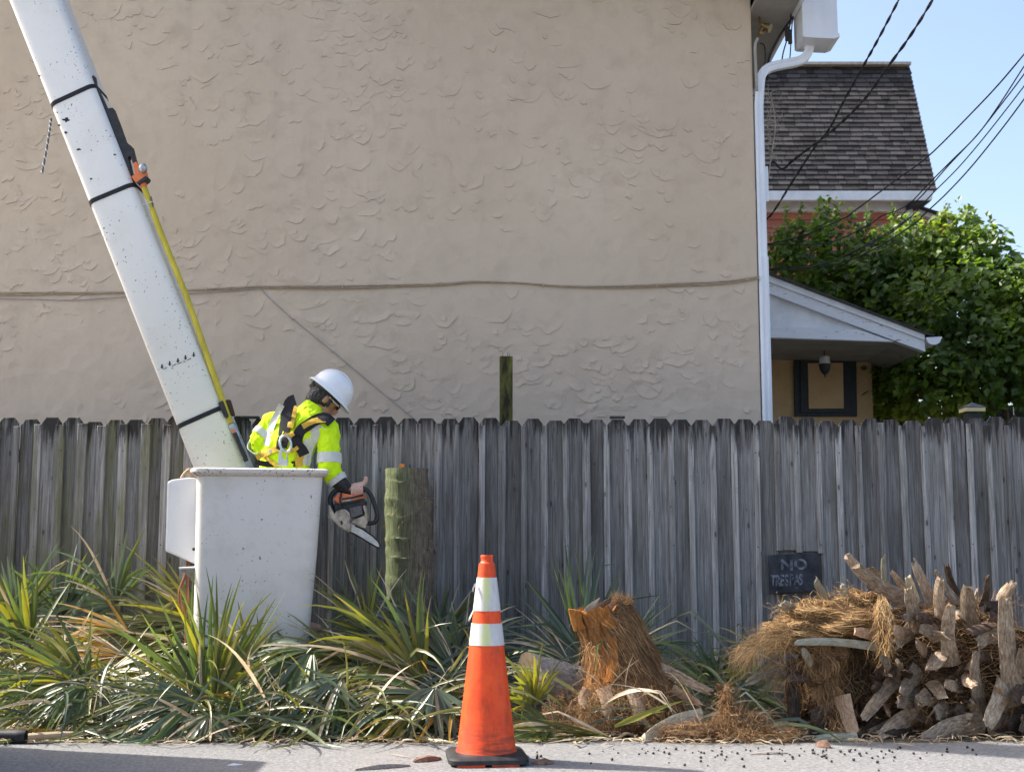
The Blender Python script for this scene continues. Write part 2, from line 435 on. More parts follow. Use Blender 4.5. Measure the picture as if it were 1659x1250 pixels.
MAT = dict(
    stucco=make_stucco(),
    picket=make_fence_wood('weathered_picket', 1.0), batten=make_fence_wood('weathered_batten', 1.42),
    rail=make_fence_wood('weathered_rail', 0.8, False),
    boom=make_paint('chipped_white_boom_paint', (0.71, 0.70, 0.67), amt=0.67, gamt=0.22),
    bucket=make_paint('worn_white_fibreglass', (0.67, 0.64, 0.585), chip=(0.10, 0.095, 0.085), amt=0.685, gamt=0.6, rough=0.6),
    lip=make_paint('chipped_white_rim', (0.66, 0.62, 0.58), chip=(0.14, 0.12, 0.10), amt=0.60, gamt=0.55, rough=0.6),
    plastic=make_paint('white_plastic', (0.74, 0.74, 0.74), amt=0.9, gamt=0.2, rough=0.45),
    black=simple('black_rubber', (0.012, 0.012, 0.014), (0.03, 0.03, 0.032), 30, rough=0.55, spec=0.4, bump=0.1),
    strapblack=simple('black_nylon_strap', (0.012, 0.012, 0.016), (0.028, 0.028, 0.034), 120, rough=0.75, spec=0.25, bump=0.3),
    orange=simple('orange_plastic', (0.62, 0.13, 0.03), (0.72, 0.20, 0.06), 25, rough=0.4, spec=0.45, bump=0.05),
    yellowpole=simple('yellow_fibreglass_pole', (0.42, 0.33, 0.02), (0.60, 0.48, 0.04), 18, (1, 1, 0.3), rough=0.45, spec=0.45, bump=0.05),
    steel=simple('dull_steel', (0.30, 0.30, 0.29), (0.52, 0.52, 0.51), 30, rough=0.38, metal=0.85, bump=0.1),
    chrome=simple('bright_metal', (0.55, 0.55, 0.54), (0.72, 0.72, 0.71), 30, rough=0.25, metal=0.9, bump=0.05),
    cream=simple('grimy_cream_plastic', (0.16, 0.12, 0.075), (0.50, 0.45, 0.36), 22, rough=0.5, spec=0.4, bump=0.2),
    greycast=simple('grey_casting', (0.06, 0.058, 0.058), (0.14, 0.13, 0.13), 40, rough=0.6, spec=0.4, bump=0.3),
    hose=simple('red_brown_hose', (0.20, 0.075, 0.035), (0.33, 0.14, 0.07), 15, rough=0.6, bump=0.1),
    tan=simple('tan_webbing', (0.40, 0.28, 0.17), (0.55, 0.41, 0.27), 25, rough=0.8, bump=0.2),
    whitepaint=simple('white_house_paint', (0.60, 0.62, 0.65), (0.74, 0.76, 0.79), 5, rough=0.6, bump=0.1),
    greysoffit=simple('grey_soffit_paint', (0.27, 0.255, 0.235), (0.36, 0.345, 0.32), 4, rough=0.8, bump=0.1),
    alu=simple('white_aluminium', (0.66, 0.69, 0.74), (0.76, 0.79, 0.84), 6, (1, 1, .3), rough=0.45, spec=0.45, bump=0.05),
    brass=simple('aged_brass', (0.20, 0.14, 0.06), (0.36, 0.27, 0.12), 30, rough=0.4, metal=0.6),
    cable=simple('black_cable', (0.012, 0.012, 0.014), (0.035, 0.035, 0.04), 60, rough=0.6),
    tancable=simple('painted_tan_cable', (0.30, 0.235, 0.165), (0.42, 0.34, 0.25), 14, rough=0.8),
    greycable=simple('grey_cable', (0.26, 0.25, 0.25), (0.36, 0.35, 0.35), 14, rough=0.7),
    redside=simple('red_siding_paint', (0.40, 0.14, 0.10), (0.50, 0.19, 0.14), 5, (0.4, 1, 2), rough=0.7, vary=(0.9, 1.08)),
    darkroof=simple('dark_roof_felt', (0.03, 0.03, 0.032), (0.07, 0.068, 0.066), 20, rough=0.9, bump=0.4),
    beige=simple('tan_house_wall', (0.46, 0.31, 0.16), (0.52, 0.36, 0.20), 6, rough=0.9, bump=0.3),
    darktrim=simple('dark_slate_trim', (0.018, 0.022, 0.026), (0.03, 0.034, 0.04), 10, rough=0.6),
    glassl=simple('frosted_lantern_glass', (0.45, 0.45, 0.44), (0.62, 0.62, 0.6), 20, rough=0.15, spec=0.6),
    creamcap=simple('cream_post_cap', (0.52, 0.44, 0.22), (0.62, 0.54, 0.30), 20, rough=0.7),
    slatecap=simple('grey_post_cap_roof', (0.07, 0.07, 0.08), (0.12, 0.12, 0.13), 20, rough=0.7),
    postwood=simple('green_stained_post', (0.020, 0.018, 0.010), (0.11, 0.11, 0.025), 6, (4, 4, 1), rough=0.9, bump=0.5, lo=0.40, hi=0.62),
    stuccotan=simple('tan_stucco_edge', (0.22, 0.155, 0.09), (0.36, 0.27, 0.175), 9, rough=0.95, bump=0.2),
    road=make_road(), soil=make_soil(), trunk=make_trunk_bark(),
    cutwood=simple('fresh_cut_palm_wood', (0.45, 0.32, 0.19), (0.64, 0.50, 0.34), 30, rough=0.9, bump=0.5),
    torn=make_fibre_core('torn_orange_palm_fibre', (0.36, 0.14, 0.035), (0.62, 0.29, 0.09), (22, 22, 5)),
    core=make_fibre_core('brown_fibre_core', (0.13, 0.075, 0.04), (0.27, 0.165, 0.09), (16, 16, 16)),
    darkcore=make_fibre_core('dark_trunk_core', (0.055, 0.036, 0.024), (0.12, 0.08, 0.05), (16, 16, 16)),
    fibre=simple('brown_palm_fibre', (0.20, 0.11, 0.05), (0.42, 0.26, 0.13), 6, rough=0.9, spec=0.15, bump=0, vary=(0.55, 1.4), island=True),
    goldfibre=simple('golden_palm_fibre', (0.34, 0.20, 0.085), (0.58, 0.39, 0.19), 6, rough=0.9, spec=0.15, bump=0, vary=(0.6, 1.35), island=True),
    boot=make_boot(),
    darkboot=make_boot('dark_leaf_base', (0.03, 0.019, 0.013), (0.075, 0.05, 0.036), (0.16, 0.115, 0.085)),
    tanboot=make_boot('tan_leaf_base', (0.22, 0.13, 0.075), (0.42, 0.28, 0.18), (0.58, 0.43, 0.31)),
    paleboot=make_boot('pale_leaf_base', (0.20, 0.18, 0.12), (0.36, 0.335, 0.25), (0.50, 0.475, 0.40)),
    paleog=make_fibre_core('pale_rough_palm_bark', (0.42, 0.385, 0.35), (0.70, 0.66, 0.61), (5, 40, 40)),
    redchip=simple('red_brown_bark_chip', (0.09, 0.05, 0.035), (0.26, 0.16, 0.11), 40, rough=0.9, bump=0.6),
    greychip=simple('grey_husk', (0.16, 0.13, 0.11), (0.36, 0.31, 0.27), 40, (1, 6, 1), rough=0.9, bump=0.6),
    berry=simple('black_palm_berry', (0.012, 0.010, 0.010), (0.035, 0.028, 0.025), 50, rough=0.5, bump=0),
    helmet=simple('white_hard_hat_shell', (0.74, 0.75, 0.76), (0.80, 0.81, 0.82), 12, rough=0.28, spec=0.5, bump=0.02),
    skin=simple('skin', (0.36, 0.19, 0.125), (0.45, 0.25, 0.17), 20, rough=0.55, spec=0.4, bump=0.05),
    palm=simple('palm_skin', (0.48, 0.30, 0.23), (0.58, 0.38, 0.30), 20, rough=0.55, spec=0.4, bump=0.05),
    hair=simple('black_hair', (0.010, 0.009, 0.009), (0.035, 0.032, 0.03), 60, (1, 1, 0.3), rough=0.45, spec=0.4, bump=0.6),
    shirt=make_shirt('fluorescent_yellow_cloth', (0.58, 0.86, 0.01), (0.70, 0.95, 0.02)),
    reflect=make_shirt('silver_reflective_tape', (0.52, 0.54, 0.50), (0.64, 0.66, 0.62), 0.3),
    harnessy=simple('yellow_harness_webbing', (0.48, 0.29, 0.02), (0.64, 0.42, 0.06), 30, rough=0.75, bump=0.3),
    glove=simple('dark_sleeve_cloth', (0.012, 0.011, 0.012), (0.045, 0.040, 0.040), 30, rough=0.85, bump=0.5),
    trouser=simple('dark_work_trousers', (0.03, 0.035, 0.045), (0.06, 0.065, 0.08), 20, rough=0.9),
    lens=simple('dark_lens', (0.01, 0.01, 0.01), (0.02, 0.02, 0.02), 5, rough=0.08, spec=0.8, bump=0),
    signblack=simple('black_painted_board', (0.012, 0.014, 0.02), (0.045, 0.05, 0.06), 14, rough=0.6, spec=0.3, bump=0.2),
    signwhite=simple('worn_pale_lettering', (0.022, 0.026, 0.035), (0.20, 0.22, 0.26), 30, rough=0.8, bump=0, lo=0.34, hi=0.60),
    debris=simple('dry_chip', (0.25, 0.16, 0.10), (0.5, 0.4, 0.3), 20, rough=0.9, rand=5),
    dry=make_leaf('dry_tan_leaf', [(0.30, 0.22, 0.13), (0.46, 0.37, 0.25), (0.60, 0.52, 0.40)], 0.2, 0.6),
    green=make_leaf('green_palm_leaf', [(0.055, 0.09, 0.025), (0.11, 0.145, 0.04), (0.20, 0.21, 0.06)], 0.32),
    bluegreen=make_leaf('blue_green_palm_leaf', [(0.06, 0.09, 0.055), (0.10, 0.135, 0.08), (0.16, 0.19, 0.115)], 0.22),
    yellow=make_leaf('yellowing_palm_leaf', [(0.12, 0.14, 0.025), (0.22, 0.21, 0.035), (0.38, 0.29, 0.04)], 0.35),
    amber=make_leaf('amber_palm_leaf', [(0.32, 0.16, 0.02), (0.45, 0.25, 0.035), (0.52, 0.34, 0.08)], 0.35, 0.5),
    olive=make_leaf('olive_palm_leaf', [(0.075, 0.085, 0.025), (0.14, 0.14, 0.045), (0.25, 0.23, 0.10)], 0.3),
    vine=make_leaf('vine_leaf', [(0.045, 0.085, 0.018), (0.125, 0.185, 0.03), (0.28, 0.30, 0.05)], 0.5, 0.42, True, 1.2),
    twig=simple('grey_twig', (0.10, 0.08, 0.06), (0.24, 0.20, 0.16), 12, rough=0.9),
    drytwig=simple('bleached_twig', (0.32, 0.29, 0.25), (0.5, 0.46, 0.4), 12, rough=0.9),
)
def shingle_mat():
    m = M('asphalt_shingle', 0.95, 0.1)
    f = m.noise(m.coord('World'), 60, 3, 0.6)
    c = m.ramp(f, [(0.3, (0.036, 0.034, 0.034)), (0.7, (0.072, 0.067, 0.066))])
    m.col(m.objrand(c, 0.6, 1.5, True)); m.bump(f, 0.3, 0.01); return m.m
MAT['shingle'] = shingle_mat()
def peel_mat():
    m = M('peeling_white_paint', 0.7, 0.25)
    f = m.noise(m.coord('World', (1.2, 1, 7)), 5, 6, 0.7)
    c = m.ramp(f, [(0.35, (0.62, 0.64, 0.68)), (0.6, (0.72, 0.74, 0.78))])
    m.col(m.mix(m.range(f, 0.60, 0.635, 0, 0.9), c, (0.20, 0.165, 0.14))); m.bump(f, 0.3, 0.01); return m.m
MAT['peel'] = peel_mat()
def cone_mat():
    m = M('grimy_orange_cone', 0.5, 0.4)
    w = m.coord('Object'); z = m.xyz(w)[2]
    f = m.noise(w, 9, 6, 0.7); g = m.noise(m.coord('Object', (8, 8, 50)), 1.0, 4, 0.6); k = m.noise(w, 60, 4, 0.6)
    c = m.ramp(f, [(0.35, (0.72, 0.055, 0.008)), (0.65, (0.88, 0.095, 0.012))])
    c = m.mix(m.range(m.noise(m.coord('Object', (14, 14, 5)), 1.3, 6, 0.7), 0.48, 0.68, 0, 0.65), c, (0.36, 0.04, 0.012))
    low = m.math('MULTIPLY', m.range(z, 0.06, 0.22, 1, 0), m.range(g, 0.45, 0.6, 0, 0.75))
    c = m.mix(low, c, (0.12, 0.035, 0.02))
    c = m.mix(m.range(k, 0.68, 0.74, 0, 0.5), c, (0.20, 0.04, 0.02))
    m.col(c); m.bump(f, 0.05, 0.01); return m.m
MAT['cone'] = cone_mat()
def collar_mat():
    m = M('reflective_white_collar', 0.45, 0.4)
    w = m.coord('Object'); x, y, z = m.xyz(w)
    f = m.noise(m.coord('Object', (30, 30, 6)), 1.2, 6, 0.7)
    c = m.ramp(f, [(0.35, (0.50, 0.49, 0.49)), (0.65, (0.62, 0.61, 0.61))])
    sm = m.math('ADD', m.math('ABSOLUTE', m.math('ADD', x, 0.0)), m.math('MULTIPLY', m.math('SUBTRACT', f, 0.5), -0.12))
    c = m.mix(m.range(sm, 0.008, 0.022, 0.55, 0), c, (0.62, 0.70, 0.12))
    m.col(c); return m.m
MAT['collar'] = collar_mat()
def put(name, me, parent, loc, mat=None, rot=None):
    """Links a mesh written in local coordinates at a world place, under a root that is not rotated."""
    o = bpy.data.objects.new(name, me); COL.objects.link(o)
    if mat is not None and len(me.materials) == 0: me.materials.append(mat)
    off = V((0, 0, 0)); q = parent
    while q is not None: off += q.location; q = q.parent
    o.parent = parent; o.location = V(loc) - off
    if rot is not None: o.rotation_euler = rot
    return o

# ------------------------------------------------------------------ ground and road
m = MB(); m.add([(-400, -60, 0), (400, -60, 0), (400, 900, 0), (-400, 900, 0)], [(0, 1, 2, 3)])
tag(m.build('ground', MAT['soil'], fix=False), kind='structure')
m = MB(); n = 240
edge = []
for i in range(n + 1):
    x = -30 + 60 * i / n
    edge.append((x, 6.42 + 0.05 * noise.noise((x * 1.3, 0, 0)) + 0.03 * noise.noise((x * 5, 1, 0)), 0.004))
m.add([(-30, -40, 0.004), (30, -40, 0.004)] + edge[::-1], [tuple(range(n + 3))])
tag(m.build('road', MAT['road'], fix=False), kind='structure')

# ------------------------------------------------------------------ stucco house behind the fence
WY = 9.6
cornx = P(1228, 460, WY).x
eave = P(1300, 18, WY)
house = empty('stucco_house', (cornx, WY, 0), 'large tan stucco house with a blank wall behind the fence', 'house')
m = MB()
m.prism([(-5.6, WY, -0.1), (cornx, WY, -0.1), (cornx, WY, 6.9), (-5.6, WY, 6.9)], (0, 9.0, 0))
m.build('wall', MAT['stucco'], house, bevel=0.012)
# trowel ridges thrown by the plasterer: thin crescents proud of the wall, sharp lower edge
rr = random.Random(11); m = MB()
def ridge(x, z, L, bend, tilt, h, rag):
    n = 9; pts = []
    for i in range(n):
        t = i / (n - 1) * 2 - 1
        px = t * L / 2; pz = bend * t * t * L + noise.noise((x * 31 + t * rag, z * 31, rag)) * 0.022
        pts.append(V((x + px * math.cos(tilt) - pz * math.sin(tilt), 0, z + px * math.sin(tilt) + pz * math.cos(tilt))))
    vs = []; fs = []
    for i, p in enumerate(pts):
        k = math.sin(math.pi * i / (n - 1)) ** 0.6
        d = (pts[min(i + 1, n - 1)] - pts[max(i - 1, 0)]).normalized()
        nn = V((-d.z, 0, d.x))
        if bend < 0: nn = -nn
        vs += [(p.x, WY + 0.001, p.z), (p.x, WY - h * k - 0.0008, p.z), (p.x + nn.x * 0.055, WY + 0.001, p.z + nn.z * 0.055)]
    for i in range(n - 1):
        a = i * 3; fs += [(a, a + 1, a + 4, a + 3), (a + 1, a + 2, a + 5, a + 4)]
    m.add(vs, fs)
    m.mi[-len(fs)::2] = [1] * (len(fs) // 2)  # narrow edge face of each ridge gets the darker tan
for i in range(3000):
    x = rr.uniform(-5.2, cornx - 0.06); z = rr.uniform(1.6, 5.6)
    dens = noise.noise((x * 1.1, z * 1.1, 3))
    if rr.random() > 0.52 + dens * 1.5: continue
    L = min(.26, .05 + rr.expovariate(14)); up = rr.random() < 0.72
    ridge(x, z, min(L, (cornx - x) * 1.8), rr.uniform(0.05, 0.55) * (1 if up else -0.6), rr.gauss(0, 0.35), rr.uniform(0.002, 0.0065), rr.uniform(1, 4.5))
tag(m.build('trowel_ridges', [MAT['stucco'], MAT['stuccotan']], house, fix=False), kind='stuff')
# eave on the right
m = MB()
ex = P(1300, 62, WY - .14).x - .03
m.prism([(cornx + 0.002, WY - 0.7, eave.z), (ex, WY - 0.7, eave.z), (ex, WY - 0.7, eave.z + 0.03), (cornx + 0.002, WY - 0.7, eave.z + 0.03)], (0, 9.7, 0))
m.build('soffit', MAT['greysoffit'], house)
m = MB(); m.box((ex + 0.013, WY + 4.15, eave.z + 0.06), (0.024, 9.7, 0.17)); m.build('fascia', MAT['whitepaint'], house)
m = MB(); m.prism([(cornx + 0.30, WY - 0.75, eave.z + 0.16), (cornx + 0.46, WY - 0.75, eave.z + 0.18), (-2.3, WY - 0.75, 7.2), (-5.8, WY - 0.75, 7.2), (-5.8, WY - 0.75, 7.0), (-2.4, WY - 0.75, 7.0)], (0, 9.9, 0))
m.build('roof', MAT['darkroof'], house)
# dark trim board on the side wall under the eave
m = MB(); m.box((cornx + 0.02, WY + 3.0, eave.z - 0.15), (0.036, 5.4, 0.22)); m.build('frieze_board', MAT['greysoffit'], house)
# conductor head and downspout
m = MB()
a = P(1300, 62, WY - 0.14); b = P(1357, 62, WY - 0.14)
poly = [(a.x, a.z + 0.012), (a.x + 0.02, a.z), (b.x - 0.03, a.z - 0.012), (b.x + 0.015, a.z + 0.006), (b.x + 0.012, a.z + 0.03), (b.x, a.z + 0.04), (b.x, a.z + 0.62), (a.x, a.z + 0.62)]
m.prism([(x, WY - 0.16, z) for x, z in poly], (0, 0.3, 0))
box = m.build('rain_head', MAT['alu'], house, bevel=0.004)
def rect_tube(mb, pts, w, d):
    pts = [V(p) for p in pts]; rings = []
    for i, p in enumerate(pts):
        t = (pts[min(i + 1, len(pts) - 1)] - pts[max(i - 1, 0)]).normalized()
        sd = V((t.z, 0, -t.x)).normalized()
        c = 0.22
        prof = [(-1, -1 + c), (-1 + c, -1), (-.34, -1), (-.26, -.8), (.26, -.8), (.34, -1), (1 - c, -1), (1, -1 + c), (1, 1), (-1, 1)]
        rings.append([p + sd * x * w / 2 + V((0, y * d / 2, 0)) for x, y in prof])
    mb.loft(rings)
dpx = [(1311, 60), (1311, 78), (1305, 92), (1292, 100), (1262, 106), (1243, 112), (1233, 124), (1230.5, 142)]
pts = [P(u, v, WY + 0.03) for u, v in dpx]
pts = spline(pts, 22)
x0 = cornx + 0.05
low = P(1240, 690, WY + 0.03)
pts += [V((x0 - 0.003, WY + 0.03, z)) for z in (4.5, 4.0, 3.2)]
m = MB(); rect_tube(m, pts, 0.072, 0.056); dp = m.build('downspout', MAT['alu'], house, smooth=True, ang=40)
m = MB(); rect_tube(m, [V((x0, WY + 0.03, z)) for z in (3.26, 2.2, 1.2, 0.1)], 0.080, 0.062); m.build('downspout_lower', MAT['alu'], house, smooth=True, ang=40)
m = MB(); m.box((x0 + 0.05, WY + 0.07, P(1244, 295, WY).z), (0.03, 0.05, 0.29)); m.build('conduit_box', MAT['alu'], house, bevel=0.004)
# flood lamp under the eave
fl = P(1240, 44, WY + 0.1)
m = MB(); m.tube([fl + V((-0.03, 0, 0.02)), fl + V((0, 0, 0.0)), fl + V((0.035, -0.02, -0.02))], [0.018, 0.03, 0.038], 12); m.tube([fl + V((-0.04, 0, -0.03)), fl + V((-0.015, 0, 0.0))], 0.014, 8)
m.ball(fl + V((-0.035, 0, -0.05)), 0.026); m.tube([fl + V((-0.035, 0, 0)), fl + V((-0.05, 0.02, 0.12))], 0.01, 6)
m.build('flood_lamp', MAT['brass'], house, smooth=True)

# cables clipped along the stucco wall
def cable(name, pts, r, mat, label, cat='cable', n=60, group=None, twist=0, k=6):
    n = n * 3 if twist else n; twist = twist * .5; q = spline(pts, n); m = MB()
    if twist:
        r *= .72
        for ph in (0, math.pi):
            q2 = []
            for i, p in enumerate(q):
                a = i / n * twist * 2 * math.pi + ph
                q2.append(p + V((math.cos(a) * r, 0, math.sin(a) * r)))
            m.tube(q2, r, k)
    else:
        m.tube(q, r, k)
    return tag(m.build(name, mat, smooth=True, ang=60), label, cat, group)
wz = lambda u, v, d=0.012: P(u, v, WY - d)
bundle = empty('wall_cable', wz(0, 478), 'bundle of tan painted cables running across the stucco wall', 'cable')
for i, (r, dv, mt) in enumerate(((0.007, 0, 'tancable'), (0.005, 2.6, 'tancable'), (0.0042, 4.0, 'tancable'))):
    pts = [wz(u, v + dv * (0.6 + 0.5 * math.sin(u * 0.011 + i)), 0.012) for u, v in ((-700, 470), (-300, 476), (0, 474), (100, 474), (200, 473), (300, 470), (420, 464), (560, 463), (700, 460), (770, 456), (840, 458), (910, 463), (1000, 463), (1100, 459), (1180, 455), (1230, 448))]
    m = MB(); m.tube(spline(pts, 150), r, 6); m.build('cable_strand', MAT[mt], bundle, smooth=True, ang=60)
for u, v in ((85, 474), (335, 468), (555, 463), (715, 459), (880, 461), (1065, 461), (1212, 451)):
    p = wz(u, v + 1, 0.014); m = MB(); m.box(p, (0.012, 0.012, 0.03)); m.build('cable_clip', MAT['tancable'], bundle, bevel=0.002)
cable('slack_cable', [wz(u, v) for u, v in ((-300, 486), (0, 484), (120, 486), (200, 481), (300, 476), (400, 469), (422, 467))], 0.004, MAT['greycable'], 'thin grey cable sagging just below the tan bundle at left')
cable('diagonal_cable', [wz(u, v) for u, v in ((422, 467), (440, 486), (480, 521), (540, 570), (600, 620), (668, 676), (720, 720))], 0.0036, MAT['greycable'], 'thin grey cable running diagonally down the wall above the worker')
# overhead lines
Z1 = Z(1200, 0, 3.571); Z2 = Z(1200, 300, 3.124)
def line(pts1, pts2, Ya, Yb):
    px = [Z1(*p) for p in pts1] + [Z2(*p) for p in pts2]; n = len(px)
    q = [P(u, v, Ya + (Yb - Ya) * i / (n - 1)) for i, (u, v) in enumerate(px)]
    return [q[0] + (q[0] - q[1]) * k for k in (9, 4)] + q      # they run on to a pole out of the picture
cable('service_drop', line([(1020, -200), (915, 0), (800, 220), (700, 400), (600, 580), (510, 750), (430, 850), (300, 1050), (170, 1250)], [(90, 175)], 8.2, 10.6), 0.0075, MAT['cable'], 'twisted black overhead cable, the left one of two crossing the shingle roof', n=180, twist=34)
cable('service_drop', line([(1230, -220), (1110, 0), (980, 210), (850, 390), (720, 570), (560, 730), (420, 840), (300, 930), (240, 980), (190, 940), (150, 985)], [], 8.2, 10.6), 0.0085, MAT['cable'], 'twisted black overhead cable, the right one of two crossing the shingle roof', n=180, twist=30)
G5 = 'thin overhead lines sweeping up to the right'
cable('overhead_line', line([(1800, 120), (1639, 315), (1500, 480), (1350, 640), (1090, 900), (900, 1040), (620, 1250)], [(560, 150), (330, 250), (140, 297), (60, 300)], 8.6, 11.2), 0.006, MAT['cable'], 'uppermost of the five thin black lines sweeping up to the right', group=G5)
cable('overhead_line', line([(1780, 180), (1639, 385), (1500, 600), (1370, 780), (1220, 930), (1090, 1060), (960, 1190), (815, 1250)], [(650, 200), (450, 290), (200, 300), (60, 303)], 8.7, 11.25), 0.0052, MAT['cable'], 'second from the top of five thin black lines sweeping up to the right', group=G5)
cable('overhead_line', line([(1780, 220), (1639, 430), (1480, 640), (1360, 790), (1200, 960), (1060, 1120), (930, 1250)], [(820, 190), (600, 320), (380, 410), (150, 430), (60, 430)], 8.8, 11.3), 0.0052, MAT['cable'], 'middle one of five thin black lines sweeping up to the right', group=G5)
cable('overhead_line', line([(1780, 310), (1639, 500), (1500, 680), (1380, 830), (1250, 980), (1100, 1130), (1000, 1240)], [(760, 240), (560, 345), (340, 418), (140, 428), (60, 428)], 8.9, 11.35), 0.0048, MAT['cable'], 'fourth from the top of five thin black lines sweeping up to the right', group=G5)
cable('overhead_line', line([(1780, 380), (1639, 575), (1500, 760), (1330, 970), (1180, 1130), (1050, 1250)], [(900, 180), (700, 310), (480, 400), (200, 420), (60, 424)], 9.0, 11.4), 0.0058, MAT['cable'], 'lowest of the five thin black lines sweeping up to the right', group=G5)
# black wiring looping below the eave
e0 = empty('eave_wiring', P(1275, 60, WY + 0.05), 'black wires and splice connectors looping below the eave', 'wiring')
for pts, r in (([(1283, -20), (1281, 30), (1276, 60), (1268, 90), (1265, 120), (1262, 126), (1250, 129), (1241, 120)], 0.006), ([(1300, -20), (1285, 30), (1282, 60), (1279, 100), (1272, 118), (1258, 128), (1245, 126)], 0.005), ([(1320, -20), (1290, 20), (1262, 60), (1246, 95), (1243, 130)], 0.010), ([(1231, 70), (1238, 74), (1240, 90), (1239, 115)], 0.006)):
    m = MB(); m.tube(spline([P(u, v, WY + 0.06) for u, v in pts], 30), r, 6); m.build('wire', MAT['cable'], e0, smooth=True, ang=60)
for u, v in ((1275, 55), (1280, 60)):
    m = MB(); p = P(u, v, WY + 0.05); m.box(p, (0.03, 0.03, 0.12)); m.build('splice_connector', MAT['black'], e0, bevel=0.005)
m = MB(); p = P(1224, 70, WY - 0.02); m.tube([p + V((0.02, 0, 0.04)), p, p + V((-0.005, 0, -0.05)), p + V((0.0, 0, -0.4))], 0.012, 8); m.build('conduit', MAT['greysoffit'], e0, smooth=True)

# ------------------------------------------------------------------ far house with the shingle roof
FY = 20.0
far = empty('shingle_roof_house', P(1380, 900, FY), 'red sided house with a steep grey shingle roof far behind', 'house')
bl, br_ = P(1150, 308, FY), P(1515, 308, FY)
tz = P(1300, 107, FY + 1.6); tr = P(1471, 107, FY + 1.6)
up = V((0, tz.y - bl.y, tz.z - bl.z)); rows = 27
m = MB(); m.prism([(bl.x, FY, bl.z), (br_.x, FY, br_.z), (tr.x, FY + 1.6, tr.z), (bl.x, FY + 1.6, tr.z)], (0, 0.5, -0.05))
roof = m.build('roof', MAT['darkroof'], far)
m = MB(); nrm = V((0, -up.z, up.y)).normalized(); rs = random.Random(5)
for r_ in range(rows):
    t0, t1 = r_ / rows, (r_ + 1.15) / rows
    xr = br_.x + (tr.x - br_.x) * (r_ + 0.5) / rows + 0.03
    x = bl.x + rs.uniform(0, 0.2)
    while x < xr:
        w = min(rs.choice((0.13, 0.17, 0.21, 0.26)), xr - x)
        o1 = nrm * (0.022 + rs.random() * 0.012); o2 = nrm * 0.004
        b0 = V((0, bl.y, bl.z))
        A = b0 + up * t0; B = b0 + up * t1
        A.x = x; B.x = x
        dx = V((w - 0.012, 0, 0))
        m.add([A + o1, A + dx + o1, B + dx + o2, B + o2, A, A + dx], [(0, 1, 2, 3), (4, 5, 1, 0), (4, 0, 3), (5, 2, 1)])
        x += w
tag(m.build('shingles', MAT['shingle'], roof, fix=False), kind='stuff')
m = MB(); p0, p1 = P(1150, 107, FY + 1.55), P(1473, 107, FY + 1.55)
m.box(((p0.x + p1.x) / 2, FY + 1.6, p0.z + 0.01), (p1.x - p0.x, 0.34, 0.05)); m.build('ridge_cap', MAT['drytwig'], roof)
slab('fascia', [(1150, 309), (1512, 309), (1510, 324), (1150, 324)], FY - 0.05, 0.1, MAT['whitepaint'], far)
slab('frieze', [(1150, 324.5), (1476, 324.5), (1476, 342), (1150, 342)], FY + 0.3, 0.12, MAT['whitepaint'], far)
slab('eave_underside', [(1476.5, 325), (1509, 325), (1490, 331), (1476.5, 334)], FY + 0.0, 0.8, MAT['darktrim'], far)
for i in range(9):
    v0 = 342 + i * 13.6
    m = MB(); a, b = P(1150, v0, FY + 0.4), P(1470, v0, FY + 0.4); c = P(1150, v0 + 13.4, FY + 0.4)
    m.prism([(a.x, FY + 0.42, a.z), (a.x, FY + 0.385, c.z), (a.x, FY + 0.45, c.z), (a.x, FY + 0.45, a.z)], (b.x - a.x, 0, 0)); m.build('siding_plank', MAT['redside'], far)
slab('corner_board', [(1464, 342.5), (1479, 330), (1479, 420), (1464, 420)], FY + 0.28, 0.2, MAT['whitepaint'], far)
slab('wing_wall', [(1479.5, 342), (1545, 362), (1545, 430), (1479.5, 430)], FY + 0.7, 0.2, MAT['redside'], far)
slab('wing_rake_board', [(1480, 333), (1553, 357), (1551, 366), (1480, 344)], FY + 0.5, 0.15, MAT['whitepaint'], far)
slab('wing_roof', [(1480, 329), (1552, 353), (1553, 356.5), (1480, 332.5)], FY + 0.4, 1.4, MAT['darkroof'], far)
m = MB(); a, b = P(1150, 340, FY + 0.5), P(1476, 340, FY + 0.5); m.prism([(a.x, FY + 0.5, 0), (b.x, FY + 0.5, 0), (b.x, FY + 0.5, a.z), (a.x, FY + 0.5, a.z)], (0, 4, 0)); m.build('wall', MAT['redside'], far)

# ------------------------------------------------------------------ low house with the white gable, right of the stucco house
PY = 12.0
lo = empty('gable_house', P(1330, 900, PY + 1.4), 'small tan house with a peeling white gable beside the downspout', 'house')
q = Z2
slab('gable_panel', [q(60, 520), q(140, 540), q(600, 690), q(800, 775), q(60, 730)], PY + 0.05, 0.08, MAT['whitepaint'], lo)
slab('rake_trim', [q(20, 405), q(140, 452), q(932, 748), q(932, 784), q(140, 488), q(20, 442)], PY - 0.03, 0.12, MAT['whitepaint'], lo)
slab('rake_board', [q(20, 443), q(140, 489), q(932, 785), q(935, 842), q(800, 794), q(140, 545), q(20, 500)], PY - 0.01, 0.1, MAT['peel'], lo)
slab('gable_tie_board', [q(20, 708), q(140, 714), q(590, 728), q(640, 745), q(780, 792), q(140, 770), q(20, 768)], PY + 0.0, 0.07, MAT['peel'], lo)
slab('roof', [q(20, 385), q(140, 436), q(400, 535), q(935, 742), q(980, 756), q(980, 764), q(930, 750), q(140, 450), q(20, 402)], PY - 0.06, 5.2, MAT['darkroof'], lo)
slab('roof_underside', [q(800, 790), q(935, 835), q(935, 828), q(800, 780)], PY + 0.1, 4.8, MAT['greysoffit'], lo)
slab('porch_ceiling', [q(20, 775), q(800, 797), q(800, 790), q(20, 768)], PY + 0.08, 1.5, MAT['greysoffit'], lo)
